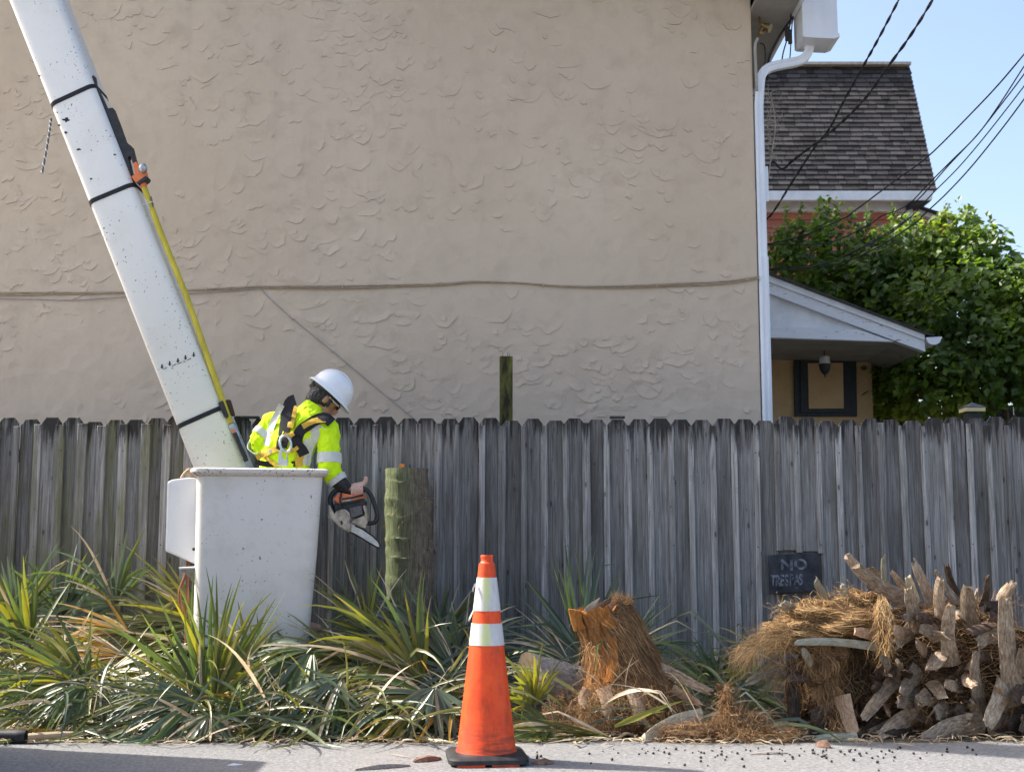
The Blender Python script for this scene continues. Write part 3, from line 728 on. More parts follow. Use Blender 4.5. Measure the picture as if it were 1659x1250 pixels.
slab('gutter', [q(938, 770), q(948, 795), q(965, 806), q(990, 806), q(1008, 796), q(1020, 765)], PY - 0.05, 5.0, MAT['alu'], lo)
WYp = PY + 1.4
a, b = P(1180, 600, WYp), P(1412, 600, WYp)
m = MB(); m.prism([(a.x, WYp, 0), (b.x, WYp, 0), (b.x, WYp, 3.5), (a.x, WYp, 3.5)], (0, 3.2, 0)); m.build('wall', MAT['beige'], lo)
slab('window_trim', [q(270, 860), q(585, 858), q(590, 1168), q(275, 1168)], WYp - 0.04, 0.039, MAT['darktrim'], lo)
fr = slab('window_frame', [q(302, 882), q(555, 880), q(558, 1150), q(304, 1150)], WYp - 0.055, 0.015, MAT['darktrim'], lo)
slab('boarded_panel', [q(340, 900), q(518, 898), q(522, 1128), q(345, 1130)], WYp - 0.068, 0.012, MAT['beige'], fr)
slab('ceiling_lamp_strip', [q(145, 805), q(335, 808), q(335, 824), q(145, 824)], PY + 0.7, 0.1, MAT['whitepaint'], lo)
# hanging lantern
lp = P(1336, 590, PY + 0.7)
lan = empty('porch_lantern', lp, 'small dark lantern hanging in front of the boarded window', 'lantern')
m = MB(); m.tube([lp + V((0, 0, 0.27)), lp + V((0, 0, 0.09))], 0.006, 6); m.build('chain', MAT['darktrim'], lan)
m = MB(); m.tube([lp + V((0, 0, 0.09)), lp + V((0, 0, 0.08)), lp + V((0, 0, 0.005))], [0.02, 0.052, 0.06], 12); m.build('glass', MAT['glassl'], lan, smooth=True)
m = MB(); m.tube([lp + V((0, 0, 0.004)), lp + V((0, 0, -0.06)), lp + V((0, 0, -0.10)), lp + V((0, 0, -0.105)), lp + V((0, 0, -0.14))], [0.064, 0.052, 0.024, 0.011, 0.005], 12); m.build('finial_cup', MAT['darktrim'], lan, smooth=True)

# back boundary fence under the vine and the capped post
bf = empty('back_fence', P(1540, 900, 14.6), 'dark weathered board fence in the shade below the vine', 'fence')
for i in range(36):
    x = P(1415, 650, 14.6).x + i * 0.145
    m = MB(); m.box((x, 14.6 + rnd.uniform(-.006, .006), 1.32), (0.135, 0.018, 2.64 + rnd.uniform(-.03, .03)), Matrix.Rotation(rnd.uniform(-.01, .01), 3, 'Y')); m.build('board', MAT['rail'], bf)
pp = P(1575, 668, 9.0)
cp = empty('capped_post', (pp.x, pp.y, 0), 'dark post with a cream band and pyramid cap just behind the fence', 'post')
m = MB(); m.box((pp.x, pp.y, (pp.z - 0.01) / 2), (0.105, 0.105, pp.z - 0.01)); m.build('post', MAT['darktrim'], cp, bevel=0.004)
m = MB(); m.box((pp.x, pp.y, pp.z + 0.016), (0.145, 0.145, 0.03)); m.build('cap_band', MAT['creamcap'], cp, bevel=0.004)
m = MB(); h = 0.077
m.add([(pp.x - h, pp.y - h, pp.z + .033), (pp.x + h, pp.y - h, pp.z + .033), (pp.x + h, pp.y + h, pp.z + .033), (pp.x - h, pp.y + h, pp.z + .033), (pp.x, pp.y, pp.z + .075)], [(3, 2, 1, 0), (0, 1, 4), (1, 2, 4), (2, 3, 4), (3, 0, 4)])
m.build('cap_roof', MAT['slatecap'], cp)

# ------------------------------------------------------------------ vine mass
def leaf_shape(mb, p, n, d, s):
    sd = d.cross(n).normalized()
    a = p; b = p + d * s * .45 + sd * s * .36 + n * s * .08; c = p + d * s; e = p + d * s * .45 - sd * s * .36 + n * s * .08; k = p + d * s * .5 - n * s * .02
    mb.add([a, b, c, e, k], [(0, 1, 4), (1, 2, 4), (2, 3, 4), (3, 0, 4)])
def rvec(r): 
    while True:
        v = V((r.uniform(-1, 1), r.uniform(-1, 1), r.uniform(-1, 1)))
        if 0.05 < v.length < 1: return v.normalized()
vine = empty('vine_thicket', P(1520, 900, 13.5), 'dense green vine thicket covering the trees behind the fence at right', 'vine')
rv = random.Random(21); m = MB()
lumps = [(1300, 420, 75, 62, 14.5), (1335, 375, 30, 42, 14.6), (1285, 400, 22, 34, 14.6), (1395, 412, 50, 48, 14.4), (1440, 408, 36, 44, 14.4), (1480, 420, 80, 80, 14.0), (1545, 420, 75, 75, 13.8), (1590, 430, 60, 70, 13.6),
         (1650, 500, 80, 85, 13.2), (1570, 510, 110, 100, 13.2), (1450, 480, 110, 80, 13.9), (1380, 460, 100, 60, 14.3), (1480, 560, 80, 80, 13.5), (1600, 590, 90, 90, 12.9), (1520, 620, 100, 70, 13.1), (1700, 560, 110, 120, 12.9), (1440, 620, 50, 60, 13.8), (1720, 460, 90, 70, 13.4)]
for (u, v, ru, rvv, Y) in lumps:
    k = Y / FPX; c = P(u, v, Y); rx, rz = ru * k, rvv * k; ry = min(rx, 0.6)
    area = ru * rvv
    # each lump is itself a crowd of smaller clusters so the outline stays uneven
    for _ in range(int(area / 30)):
        q_ = rvec(rv); t = rv.random() ** 0.35
        cc = c + V((q_.x * rx, q_.y * ry, q_.z * rz)) * t
        cs = rv.uniform(0.05, 0.13); cd = (q_ + V((0, -0.3, 0.1))).normalized()
        for __ in range(rv.randint(5, 9)):
            o = rvec(rv) * cs * rv.uniform(0.3, 1.2)
            n_ = (V((-0.35, -0.35, 0.6)) + rvec(rv) * 0.75 + q_ * 0.3).normalized()
            d = (V((0, -0.1, -0.55)) + rvec(rv) * 0.8); d = (d - n_ * d.dot(n_)).normalized()
            leaf_shape(m, cc + o, n_, d, rv.uniform(0.07, 0.125))
# upright sprigs standing out of the top
for (u, v, h) in ((1322, 345, 36), (1342, 335, 30), (1275, 352, 40), (1295, 345, 26), (1405, 352, 28), (1440, 350, 24), (1262, 380, 30), (1535, 345, 32), (1551, 342, 36), (1585, 360, 40), (1598, 372, 46), (1570, 350, 34), (1610, 395, 30), (1358, 340, 25), (1380, 350, 22)):
    Y = 14.2; b = P(u, v + h, Y); t = P(u + rv.uniform(-5, 5), v - h * .45, Y)
    m2 = b
    for i in range(26):
        s = i / 25; p = b.lerp(t, s); n_ = (V((-.4, -.4, .5)) + rvec(rv) * .7).normalized(); d = (rvec(rv) * 0.9 + V((0, 0, 0.7))); d = (d - n_ * d.dot(n_)).normalized()
        leaf_shape(m, p + rvec(rv) * 0.03, n_, d, rv.uniform(0.05, 0.09))
tag(m.build('foliage', MAT['vine'], vine, fix=False), kind='stuff')
for i, (u0, v0, u1, v1, Y) in enumerate(((1450, 900, 1440, 420, 14.3), (1560, 900, 1550, 400, 13.9), (1640, 900, 1630, 480, 13.5), (1340, 900, 1340, 360, 14.8))):
    m = MB(); a, b = P(u0, v0, Y), P(u1, v1, Y); a.z = 0
    pts = spline([a, a.lerp(b, .4) + V((.08, .1, 0)), a.lerp(b, .7) - V((.06, 0, 0)), b], 12); m.tube(pts, [0.07 - 0.05 * j / 11 for j in range(12)], 8); m.build('trunk', MAT['twig'], vine, smooth=True)
# dead vine on the downspout side
dv = empty('dead_vine', P(1262, 230, 10.4), 'bleached dead vine twigs hanging beside the downspout', 'vine')
rv = random.Random(4); m = MB(); m.cur = 0
for i in range(34):
    a = P(1242 + rv.uniform(0, 6), rv.uniform(140, 265), 10.3); p = [a]
    d = V((rv.uniform(0.3, 1), 0, rv.uniform(-.9, .7)))
    for j in range(5):
        d = (d + rvec(rv) * .7).normalized(); p.append(p[-1] + d * rv.uniform(.02, .06))
    m.tube(p, [0.0035 - 0.0005 * j for j in range(6)], 4)
tag(m.build('twigs', MAT['drytwig'], dv, fix=False), kind='stuff')
m = MB(); m.tube(spline([P(1243, 300, 10.32), P(1250, 250, 10.3), P(1256, 200, 10.3), P(1248, 150, 10.32)], 14), 0.006, 5); m.build('stem', MAT['drytwig'], dv)

# ------------------------------------------------------------------ picket fence
FNY = 8.2
fence = empty('picket_fence', (0, FNY, 0), 'weathered grey dog-eared picket fence with narrow battens', 'fence')
rf = random.Random(3)
def picket_mesh(w, h, th, ear=True, cham=0.004):
    e = 0.030; k = 0.040
    pr = [(-w / 2, 0), (w / 2, 0), (w / 2, h - k), (w / 2 - e, h), (-w / 2 + e, h), (-w / 2, h - k)] if ear else [(-w / 2, 0), (w / 2, 0), (w / 2, h), (-w / 2, h)]
    m = MB(); n = len(pr)
    # front face slightly smaller than the back: worn edges; split up the height so the board can bow
    inn = []
    for x, z in pr: inn.append((x - math.copysign(cham, x), -th / 2, min(z, h - cham)))
    vs = inn + [(x, -th / 2 + cham, z) for x, z in pr] + [(x, th / 2, z) for x, z in pr]
    fs = [tuple(range(n)), tuple(range(2 * n, 3 * n))[::-1]]
    for a in (0, n):
        for i in range(n): fs.append((a + i, a + n + i, a + n + (i + 1) % n, a + (i + 1) % n))
    m.add(vs, fs)
    return m.mesh('picket')
variants = [picket_mesh(w, h, 0.017) for w, h in ((0.136, 1.826), (0.139, 1.84), (0.133, 1.83), (0.137, 1.818), (0.141, 1.837))]
bvar = [picket_mesh(w, h, 0.016, False) for w, h in ((0.040, 1.79), (0.046, 1.795), (0.038, 1.785), (0.052, 1.793))]
bvar_wide = [picket_mesh(w, h, 0.016, False) for w, h in ((0.056, 1.79), (0.062, 1.795))]
x = -5.6; cut_lo = P(1268, 892, FNY); cut_hi = P(1345, 892, FNY)
short_top = None
while x < 5.6:
    me = rf.choice(variants); gap = 0.1405 + rf.uniform(-0.004, 0.005)
    rot = (rf.uniform(-.004, .004), rf.uniform(-.006, .006), rf.uniform(-.03, .03))
    y = FNY + rf.uniform(-.004, .004); dz = rf.uniform(-.012, .006)
    if cut_lo.x < x < cut_hi.x:
        top = picket_mesh(0.136, 1.835 - cut_lo.z, 0.017); put('picket', top, fence, (x, y - 0.004, cut_lo.z + dz), MAT['picket'], rot)
        bot = picket_mesh(0.138, cut_lo.z - 0.012, 0.017, False); put('picket', bot, fence, (x, y + 0.012, 0), MAT['picket'], rot)
    else:
        put('picket', me, fence, (x, y, dz), MAT['picket'], rot)
    bm_ = rf.choice(bvar_wide) if (x < -1.6 and rf.random() < .6) else rf.choice(bvar)
    bx = x + gap / 2 + rf.uniform(-.008, .008)
    bz = rf.uniform(-.02, .004)
    if cut_lo.x - .05 < bx < cut_hi.x - 0.05:
        put('batten', picket_mesh(0.04, 1.79 - cut_lo.z, 0.016, False), fence, (bx, FNY - .0175, cut_lo.z + bz), MAT['batten'], (rot[0], rf.uniform(-.006, .006), 0))
    else:
        put('batten', bm_, fence, (bx, FNY - .0185 - rf.uniform(0, .004), bz), MAT['batten'], (rf.uniform(-.003, .003), rf.uniform(-.006, .006), rf.uniform(-.04, .04)))
    x += gap
for z in (0.3, 0.98, 1.58):
    m = MB(); m.box((0, FNY + .035, z), (11.2, 0.038, 0.088)); m.build('rail', MAT['rail'], fence)
for i in range(6):
    m = MB(); m.box((-5 + i * 2.1, FNY + .105, 0.84), (0.09, 0.09, 1.68)); m.build('post', MAT['rail'], fence)
# dark nail holes, small flat heads
nm = MB(); nm.tube([(0, 0, 0), (0, 0.006, 0)], 0.0042, 6); nme = nm.mesh('nail')
i = 0
for o in [c for c in fence.children if c.name.startswith('batten')]:
    for z in (0.985, 1.60):
        if rf.random() < .55:
            put('nail', nme, fence, (o.location.x + rf.uniform(-.006, .006), FNY - .0305, z + rf.uniform(-.012, .012)), MAT['black'])
# flat dark scraps lying on the fence top
for u0, u1, v, lab in ((391, 420, 674, 'dark flat scrap of wood on the fence top beside the worker'), (988, 1012, 676, 'small dark scrap on the fence top right of the green post')):
    a, b = P(u0, v, FNY), P(u1, v, FNY); m = MB(); m.box(((a.x + b.x) / 2, FNY, 1.834), (b.x - a.x, 0.05, 0.016)); tag(m.build('wood_scrap', MAT['darkroof'], None, bevel=0.003), lab, 'scrap')

# old green-stained post between fence and house
p = P(820, 578, 8.6); m = MB(); m.box((p.x, 8.6, p.z / 2), (0.092, 0.09, p.z)); post = m.build('wood_post', MAT['postwood'], None, bevel=0.005)
tag(post, 'green-stained square wooden post sticking up behind the fence', 'post')
for du, h in ((-6, .03), (2, .035), (5, .025)):
    m = MB(); q_ = P(820 + du, 578, 8.6); m.tube([q_ + V((0, 0, -.01)), q_ + V((.004, 0, h))], 0.002, 5); m.build('nail', MAT['greycast'], post)

# ------------------------------------------------------------------ sign
sg = empty('warning_sign', P(1286, 930, FNY - .04), 'black board with worn pale NO TRESPASS lettering nailed to the fence', 'sign')
slab('board', [(1245, 899), (1326, 895), (1328, 957), (1247, 961)], FNY - .048, 0.014, MAT['signblack'], sg, 0.002)
def text(body, u, v, hpx, Y, parent, mat, squeeze=1.0, rot=0.0, name='lettering'):
    c = bpy.data.curves.new('t', 'FONT'); c.body = body; c.size = 1.0; c.extrude = 0.004; c.offset = 0.03
    o = bpy.data.objects.new('t', c); COL.objects.link(o)
    dg = bpy.context.evaluated_depsgraph_get(); dg.update()
    me = bpy.data.meshes.new_from_object(o.evaluated_get(dg)); bpy.data.objects.remove(o)
    k = hpx * Y / FPX / 0.70
    for q_ in me.vertices:
        x_, y_, z_ = q_.co; q_.co = (x_ * k * squeeze, -z_ * k * .3, y_ * k)
    me.materials.clear()
    o = put(name, me, parent, P(u, v, Y), mat, (0, rot, 0)); return o
text('N', 1264, 922, 16, FNY - .0505, sg, MAT['signwhite'], 1.2, R(2))
text('O', 1286, 921, 16, FNY - .0505, sg, MAT['signwhite'], 1.15, R(2))
for i, ch in enumerate('TRESPAS'):
    text(ch, 1248.5 + i * 7.6, 948.5 - i * .35, 17, FNY - .0505, sg, MAT['signwhite'], 0.55, R(2))
# ------------------------------------------------------------------ lift bucket
def rrect(w, d, r, n=5):
    pts = []
    for cx, cy, a0 in ((w / 2 - r, d / 2 - r, 0), (-w / 2 + r, d / 2 - r, 90), (-w / 2 + r, -d / 2 + r, 180), (w / 2 - r, -d / 2 + r, 270)):
        for i in range(n + 1):
            a = R(a0 + 90 * i / n); pts.append((cx + r * math.cos(a), cy + r * math.sin(a)))
    return pts
BR = Matrix.Rotation(R(10.5), 3, 'Z')
BO = V((P(418, 900, 7.1).x, 7.1, 0)) + BR @ V((0, 0.33, 0))
zt = P(418, 762, 7.1).z; zb = P(418, 1046, 7.1).z
bucket = empty('lift_bucket', (BO.x, BO.y, zb), 'white fibreglass aerial lift bucket with dark specks holding the worker', 'bucket')
def ring(w, d, r, z, dx=0, dy=0):
    return [BO + BR @ V((x + dx, y + dy, z)) for x, y in rrect(w, d, r)]
m = MB()
prof = [(0.60, 0.54, .05, zb + .012, -.028), (0.635, 0.575, .06, zb, -.026), (0.645, 0.585, .065, zb + .02, -.026), (0.685, 0.635, .065, zb + .5, -.010), (0.715, 0.66, .065, zt - .03, 0)]
rings = [ring(w, d, r, z, dx, -(0.66 - d) / 2) for w, d, r, z, dx in prof]
inner = [ring(0.695, 0.64, .055, zt - .03), ring(0.60, 0.54, .045, zb + .03, -.02, -.05)]
m.loft(rings, cap=False); m.loft(inner, cap=False)
m.f.append(tuple(range(len(rings[0])))); m.mi.append(0)
n0 = len(rings) * len(rings[0]); m.f.append(tuple(range(n0 + len(rings[0]), n0 + 2 * len(rings[0])))); m.mi.append(0)
m.build('bucket_wall', MAT['bucket'], bucket, smooth=True, ang=45)
m = MB()
m.loft([ring(0.697, 0.642, .055, zt - .032), ring(0.716, 0.661, .066, zt - .034), ring(0.765, 0.715, .075, zt - .022), ring(0.785, 0.735, .08, zt - .010), ring(0.785, 0.735, .08, zt + .006), ring(0.765, 0.715, .075, zt + .013), ring(0.697, 0.642, .055, zt + .013), ring(0.697, 0.642, .055, zt - .032)], cap=False)
m.build('rim', MAT['lip'], bucket, smooth=True, ang=40)
Z4 = Z(240, 720, 3.675)
pl = slab('control_cover', [Z4(*p) for p in ((112, 220), (140, 208), (240, 195), (292, 200), (293, 690), (284, 712), (270, 708), (100, 634))], 7.26, 0.26, MAT['plastic'], bucket, 0.012)
m = MB(); a = P(*Z4(272, 622), 7.258); m.tube([a, a + V((0, -0.003, 0))], 0.009, 12); m.build('bolt', MAT['black'], pl)
m = MB()
t = [P(*Z4(*p), 7.08) for p in ((178, 730), (345, 722), (349, 738), (190, 742))]
m.prism(t, (0, 0.2, 0)); m.build('step_plate', MAT['plastic'], bucket, bevel=0.004)
m = MB(); a, b, c = P(*Z4(196, 743), 7.09), P(*Z4(346, 739), 7.09), P(*Z4(322, 875), 7.13)
m.add([a, b, c, a + V((0, .17, 0)), b + V((0, .17, 0)), c + V((0.02, .08, 0))], [(0, 1, 2), (3, 5, 4), (0, 2, 5, 3), (1, 4, 5, 2), (0, 3, 4, 1)])
m.build('step_gusset', MAT['cream'], bucket)
for pts, r in (([(238, 690), (220, 780), (186, 880), (200, 980), (228, 1050), (226, 1180)], .009), ([(244, 690), (236, 790), (232, 900), (224, 1000), (222, 1080), (232, 1180)], .009)):
    m = MB(); m.tube(spline([P(*Z4(*p), 7.36) for p in pts], 30), r, 8); m.build('hose', MAT['hose'], bucket, smooth=True, ang=60)
m = MB(); m.tube([P(*Z4(224, 1022), 7.352), P(*Z4(226, 1070), 7.352)], 0.024, 10); m.build('hose_tape', MAT['black'], bucket, smooth=True)
m = MB(); m.tube(spline([P(*Z4(*p), 7.3) for p in ((195, 200), (212, 172), (240, 148), (252, 160))], 12), 0.012, 6, sq=0.4); m.build('rope_loop', MAT['tan'], bucket, smooth=True)
m = MB(); q = P(*Z4(258, 185), 7.3); m.box(q + V((0, .1, 0)), (0.07, 0.2, 0.09)); m.build('bracket', MAT['tan'], bucket, bevel=0.006)

# ------------------------------------------------------------------ boom
BY = 7.82                                   # front face
b0, b1 = P(353, 752, BY), P(56, 0, BY)
ax = (b1 - b0).normalized(); sx = V((ax.z, 0, -ax.x)); wid = 0.318
boom = empty('lift_boom', b0 - ax * .5, 'long white rectangular lift boom leaning in front of the stucco wall', 'boom')
def bring(s, w, d, r):
    c = b0 + ax * s + V((0, 0.15, 0))
    return [c + sx * x + V((0, y, 0)) for x, y in rrect(w, d, r, 5)]
m = MB(); m.loft([bring(-.62, wid - .02, .27, .04), bring(-.6, wid, .30, .05), bring(2.0, wid, .30, .05), bring(6.4, wid + .03, .31, .05)])
m.build('boom_beam', MAT['boom'], boom, smooth=True, ang=50)
def along(u, v):
    p = P(u, v, BY); return (p - b0).dot(ax)
for (ua, va, ub, vb) in ((76, 172, 150, 138), (138, 330, 215, 298), (283, 693, 358, 660)):
    s0, s1 = along(ua, va), along(ub, vb); tilt = (s1 - s0)
    m = MB()
    def sring(ds, g):
        o = []
        for q in bring((s0 + s1) / 2, wid + g, .30 + g, .05 + g / 2):
            k = (q - b0).dot(sx) / wid; o.append(q + ax * (tilt * k + ds))
        return o
    m.loft([sring(-.015, .002), sring(-.014, .012), sring(.014, .012), sring(.015, .002)], cap=False)
    m.build('strap', MAT['strapblack'], boom, smooth=True, ang=40)
Z3 = Z(200, 400, 3.289); ZB = Z(0, 0, 2.976)
for x, y in ((205, 637), (246, 621), (290, 605), (330, 589), (374, 574)):
    slab('arrow_mark', [Z3(x + a, y + b) for a, b in ((-4, -12), (4, -13), (4, 0), (10, 0), (0, 13), (-9, 2), (-4, 1))], BY - .0016, .0014, MAT['black'], boom, 0)
for x, y in ((222, 645), (300, 617), (350, 597), (270, 628)):
    slab('dash_mark', [Z3(x - 12, y + 5), Z3(x + 10, y - 6), Z3(x + 11, y - 2), Z3(x - 11, y + 8)], BY - .0016, .0014, MAT['black'], boom, 0)
rb = random.Random(9)
for x, y, r in ((320, 578, 19), (316, 640, 9), (380, 720, 11), (284, 604, 8), (275, 542, 5), (440, 725, 4), (440, 862, 7), (345, 140, 4), (553, 745, 8), (190, 366, 6)):
    poly = []
    for k in range(11):
        a = 2 * math.pi * k / 11; q = r * rb.uniform(.45, 1.15); poly.append(ZB(x + q * math.cos(a) * 1.2, y + q * math.sin(a) * .75))
    slab('paint_chip', poly, BY - .0012, .001, MAT['black'], boom, 0)
m = MB(); q = b0 - ax * .45 + V((0.0, .15, 0)); m.box(q + V((0.18, -.15, -.02)), (0.30, 0.34, 0.22)); m.build('bucket_mount', MAT['steel'], boom, bevel=.01)
# hydraulic pole saw strapped to the boom
ps = empty('pole_saw', P(300, 480, BY), 'hydraulic pole saw with yellow shaft and orange head strapped to the boom', 'saw')
slab('scabbard', [ZB(*p) for p in ((437, 372), (452, 362), (458, 400), (482, 450), (515, 524), (543, 518), (575, 600), (604, 682), (634, 704), (648, 760), (662, 800), (640, 790), (628, 750), (617, 760), (640, 862), (664, 938), (656, 946), (622, 870), (590, 770), (545, 640), (500, 520), (470, 450), (446, 400))], BY + .03, .06, MAT['black'], ps, .003)
slab('saw_head', [ZB(*p) for p in ((640, 786), (655, 778), (672, 800), (690, 790), (700, 830), (704, 860), (660, 884), (645, 870), (632, 850), (650, 840))], BY + .0, .07, MAT['orange'], ps, .006)
m = MB(); a = P(*ZB(688, 812), BY - .01); m.ball(a, (.03, .03, .036), 12, 8); m.build('motor_cap', MAT['steel'], ps, smooth=True)
slab('guard', [ZB(*p) for p in ((655, 880), (700, 848), (712, 852), (706, 866), (668, 888))], BY - .01, .08, MAT['black'], ps, .003)
m = MB(); m.tube([P(*ZB(684, 866), BY + .03), P(*ZB(695, 905), BY + .03)], .022, 12); m.build('collar', MAT['orange'], ps, smooth=True)
m = MB(); m.tube([P(*ZB(694, 902), BY + .03), P(*ZB(770, 1110), BY + .03), P(302, 480, BY + .03), P(374, 686, BY + .03)], .0195, 14); m.build('shaft', MAT['yellowpole'], ps, smooth=True)
slab('sticker', [ZB(*p) for p in ((722, 950), (730, 945), (742, 990), (736, 1000))], BY + .005, .004, MAT['greycast'], ps, 0)
m = MB(); m.tube([P(*ZB(690, 985), BY + .03), P(*ZB(735, 972), BY + .0)], .003, 5); m.tube([P(*ZB(700, 960), BY + .02), P(*ZB(722, 1008), BY + .0)], .003, 5); m.build('wire_tie', MAT['whitepaint'], ps)
slab('lower_clamp', [Z3(*p) for p in ((503, 830), (528, 816), (558, 900), (546, 912), (535, 900))], BY - .005, .08, MAT['black'], ps, .004)
slab('clamp_plate', [Z3(*p) for p in ((543, 815), (564, 811), (588, 893), (574, 900))], BY + .02, .05, MAT['darkboot'], ps, .004)
m = MB(); m.tube([P(*Z3(575, 945), BY + .03), P(*Z3(600, 1000), BY + .03), P(*Z3(648, 1130), BY + .03)], [.026, .026, .02], 12); m.build('hydraulic_valve', MAT['steel'], ps, smooth=True)
m = MB(); m.tube([P(*Z3(592, 990), BY + .0), P(*Z3(655, 1140), BY + .0)], .014, 8); m.build('trigger_bar', MAT['black'], ps, smooth=True)
slab('warning_sticker', [Z3(*p) for p in ((575, 975), (592, 968), (606, 1010), (592, 1022))], BY - .001, .003, MAT['orange'], ps, 0)
# rope end
m = MB(); q = spline([P(83, 192, BY), P(80, 215, BY), P(75, 245, BY), P(68, 281, BY)], 16); m.tube(q, .008, 8)
rope = tag(m.build('rope_end', MAT['greycast'], smooth=True, ang=60), 'short black and white rope end hanging from the boom', 'rope')
m = MB()
for ph in (0,):
    q2 = []
    for i, p in enumerate(spline(q, 60)):
        a = i / 60 * 9 * 2 * math.pi; q2.append(p + V((math.cos(a), math.sin(a), 0)) * .0065)
    m.tube(q2, .0035, 5)
m.build('tracer_strand', MAT['whitepaint'], rope)

# ------------------------------------------------------------------ worker
WYc = 7.42
def Wp(u, v, dy=0.0): return P(u, v, WYc + dy)
worker = empty('person', (Wp(460, 800).x, WYc, zb + .03), 'worker in fluorescent yellow shirt, harness and white hard hat leaning from the bucket', 'person')
wd = V((0.93, -0.35, -0.05)).normalized(); dd = V((0.35, 0.93, 0.0)).normalized()
def oring(c, a, b, n=20, w=wd, d=dd): return [c + w * math.cos(2 * math.pi * k / n) * a + d * math.sin(2 * math.pi * k / n) * b for k in range(n)]
zf = zb + .04
hipL, hipR = Wp(446, 835, .05), Wp(474, 838, -.03)
HC = Wp(526, 647, .03)
U = V((.64, .12, .75)).normalized(); F = V((.70, .30, -.62)); F = (F - U * F.dot(U)).normalized(); SD = F.cross(U)
def H(x, y, z): return HC + SD * x + F * y + U * z
HR = Matrix((SD, F, U)).transposed()
body = MB()
torso = [(458, 835, .135, .095), (460, 757, .125, .09), (466, 730, .135, .10), (480, 702, .145, .11), (490, 684, .13, .095), (503, 668, .06, .055)]
body.loft([oring(Wp(u, v), a, b) for u, v, a, b in torso])
for hp, dx in ((hipL, -.02), (hipR, .03)):
    ft = V((hp.x + dx, hp.y, zf)); kn = hp.lerp(ft, .5) + V((.03, .04, 0))
    body.tube([hp + V((0, 0, .05)), hp, kn, ft + V((0, 0, .08)), ft], [.08, .085, .062, .045, .045], 12)
    body.ball(ft + V((.05, .05, .035)), (.11, .06, .04))
body.tube([Wp(500, 672), H(0, -.025, -.09), H(0, -.01, -.04)], [.062, .056, .055], 14)
body.ball(H(0, -.008, .03), (.074, .094, .098), 18, 12, HR)
body.ball(H(0, .030, -.055), (.052, .062, .062), 16, 10, HR)
body.ball(H(0, .068, -.085), (.026, .024, .022), 10, 8, HR)
body.tube([H(0, .085, .025), H(0, .104, -.008), H(0, .100, -.026), H(0, .085, -.032)], [.009, .013, .016, .010], 8)
body.tube([H(-.022, .082, -.058), H(0, .092, -.057), H(.022, .082, -.058)], .008, 6)
for sgn in (1, -1):
    body.ball(H(sgn * .076, -.004, -.004), (.009, .019, .031), 10, 8, HR)
    body.ball(H(sgn * .034, .078, .028), (.03, .014, .010), 10, 8, HR)
armR = [Wp(524, 688, -.05), Wp(533, 705, -.08), Wp(533, 735, -.10), Wp(533, 758, -.105), Wp(548, 779, -.105), Wp(560, 791, -.11), Wp(567, 793, -.115)]
body.tube(armR, [.05, .05, .045, .043, .038, .031, .03], 12)
armL = [Wp(446, 684, .05), Wp(430, 700, .04), Wp(417, 714, .02), Wp(430, 735, .14), Wp(450, 745, .24), Wp(462, 750, .30)]
body.tube(armL, [.05, .05, .045, .04, .034, .03], 12)
body.ball(Wp(470, 752, .34), (.05, .045, .03))
bme = remeshed(body, .0085, 4)
# right hand: palm over the handle, thumb up, four fingers wrapped round it
hand = MB()
C2 = Z(515, 760, 8.925)
HY = 7.30
bar0, bar1 = P(*C2(440, 345), HY), P(*C2(665, 300), HY)
bd = (bar1 - bar0).normalized(); bu = V((0, 0, 1)); bf_ = V((0, -1, 0))
pc = bar0.lerp(bar1, .55)
hand.tube([Wp(562, 792, -.11), pc + bu * .030 - bf_ * .02 - bd * .015, pc + bu * .036 + bd * .03 - bf_ * .01], [.028, .032, .024], 12, sq=.75)
hand.ball(pc + bu * .034 - bf_ * .008 + bd * .005, (.044, .03, .018))
for k, (s, ln, r) in enumerate(((.034, 1.0, .0088), (.014, 1.08, .0092), (-.006, 1.03, .0090), (-.026, .88, .0080))):
    o = pc + bd * s
    hand.tube([o + bu * .034 - bf_ * .004, o + bu * .030 + bf_ * .018, o + bu * .010 + bf_ * .030, o - bu * .014 * ln + bf_ * .027, o - bu * .026 * ln + bf_ * .012], [r * 1.1, r * 1.05, r, r * .95, r * .8], 8)
hand.tube([pc + bu * .034 + bd * .030 - bf_ * .006, pc + bu * .050 + bd * .050 - bf_ * .004, pc + bu * .064 + bd * .054, pc + bu * .078 + bd * .052], [.016, .0135, .012, .0095], 10)
hme = remeshed(hand, .0034, 2)
bm = bmesh.new(); bm.from_mesh(bme); nb = len(bm.faces); bm.from_mesh(hme)
bm.faces.ensure_lookup_table()
for i, f in enumerate(bm.faces): f.material_index = 1 if i >= nb else 0; f.smooth = True
me = bpy.data.meshes.new('body'); bm.to_mesh(me); bm.free()
me.materials.append(MAT['skin']); me.materials.append(MAT['palm'])
link('body', me, worker)
# shirt
sh = MB()
T2 = [(459, 800, .168, .122), (460, 757, .158, .118), (466, 730, .168, .130), (479, 704, .180, .140), (488, 686, .172, .128), (496, 674, .125, .105), (504, 663, .075, .072)]
sh.loft([oring(Wp(u, v), a, b) for u, v, a, b in T2])
sh.ball(Wp(530, 694, -.065), (.072, .072, .074), 14, 10); sh.ball(Wp(443, 686, .05), (.075, .075, .075), 14, 10)
sR = [Wp(519, 688, -.05), Wp(532, 703, -.08), Wp(533, 735, -.10), Wp(533, 757, -.105), Wp(541, 772, -.105), Wp(548, 780, -.105)]
rR = [.078, .072, .067, .070, .060, .051]
sh.tube(sR, rR, 18)
sL = [Wp(450, 684, .05), Wp(434, 698, .045), Wp(419, 713, .02), Wp(422, 722, .06), Wp(438, 738, .17)]
rL = [.078, .072, .062, .058, .050]
sh.tube(sL, rL, 18)
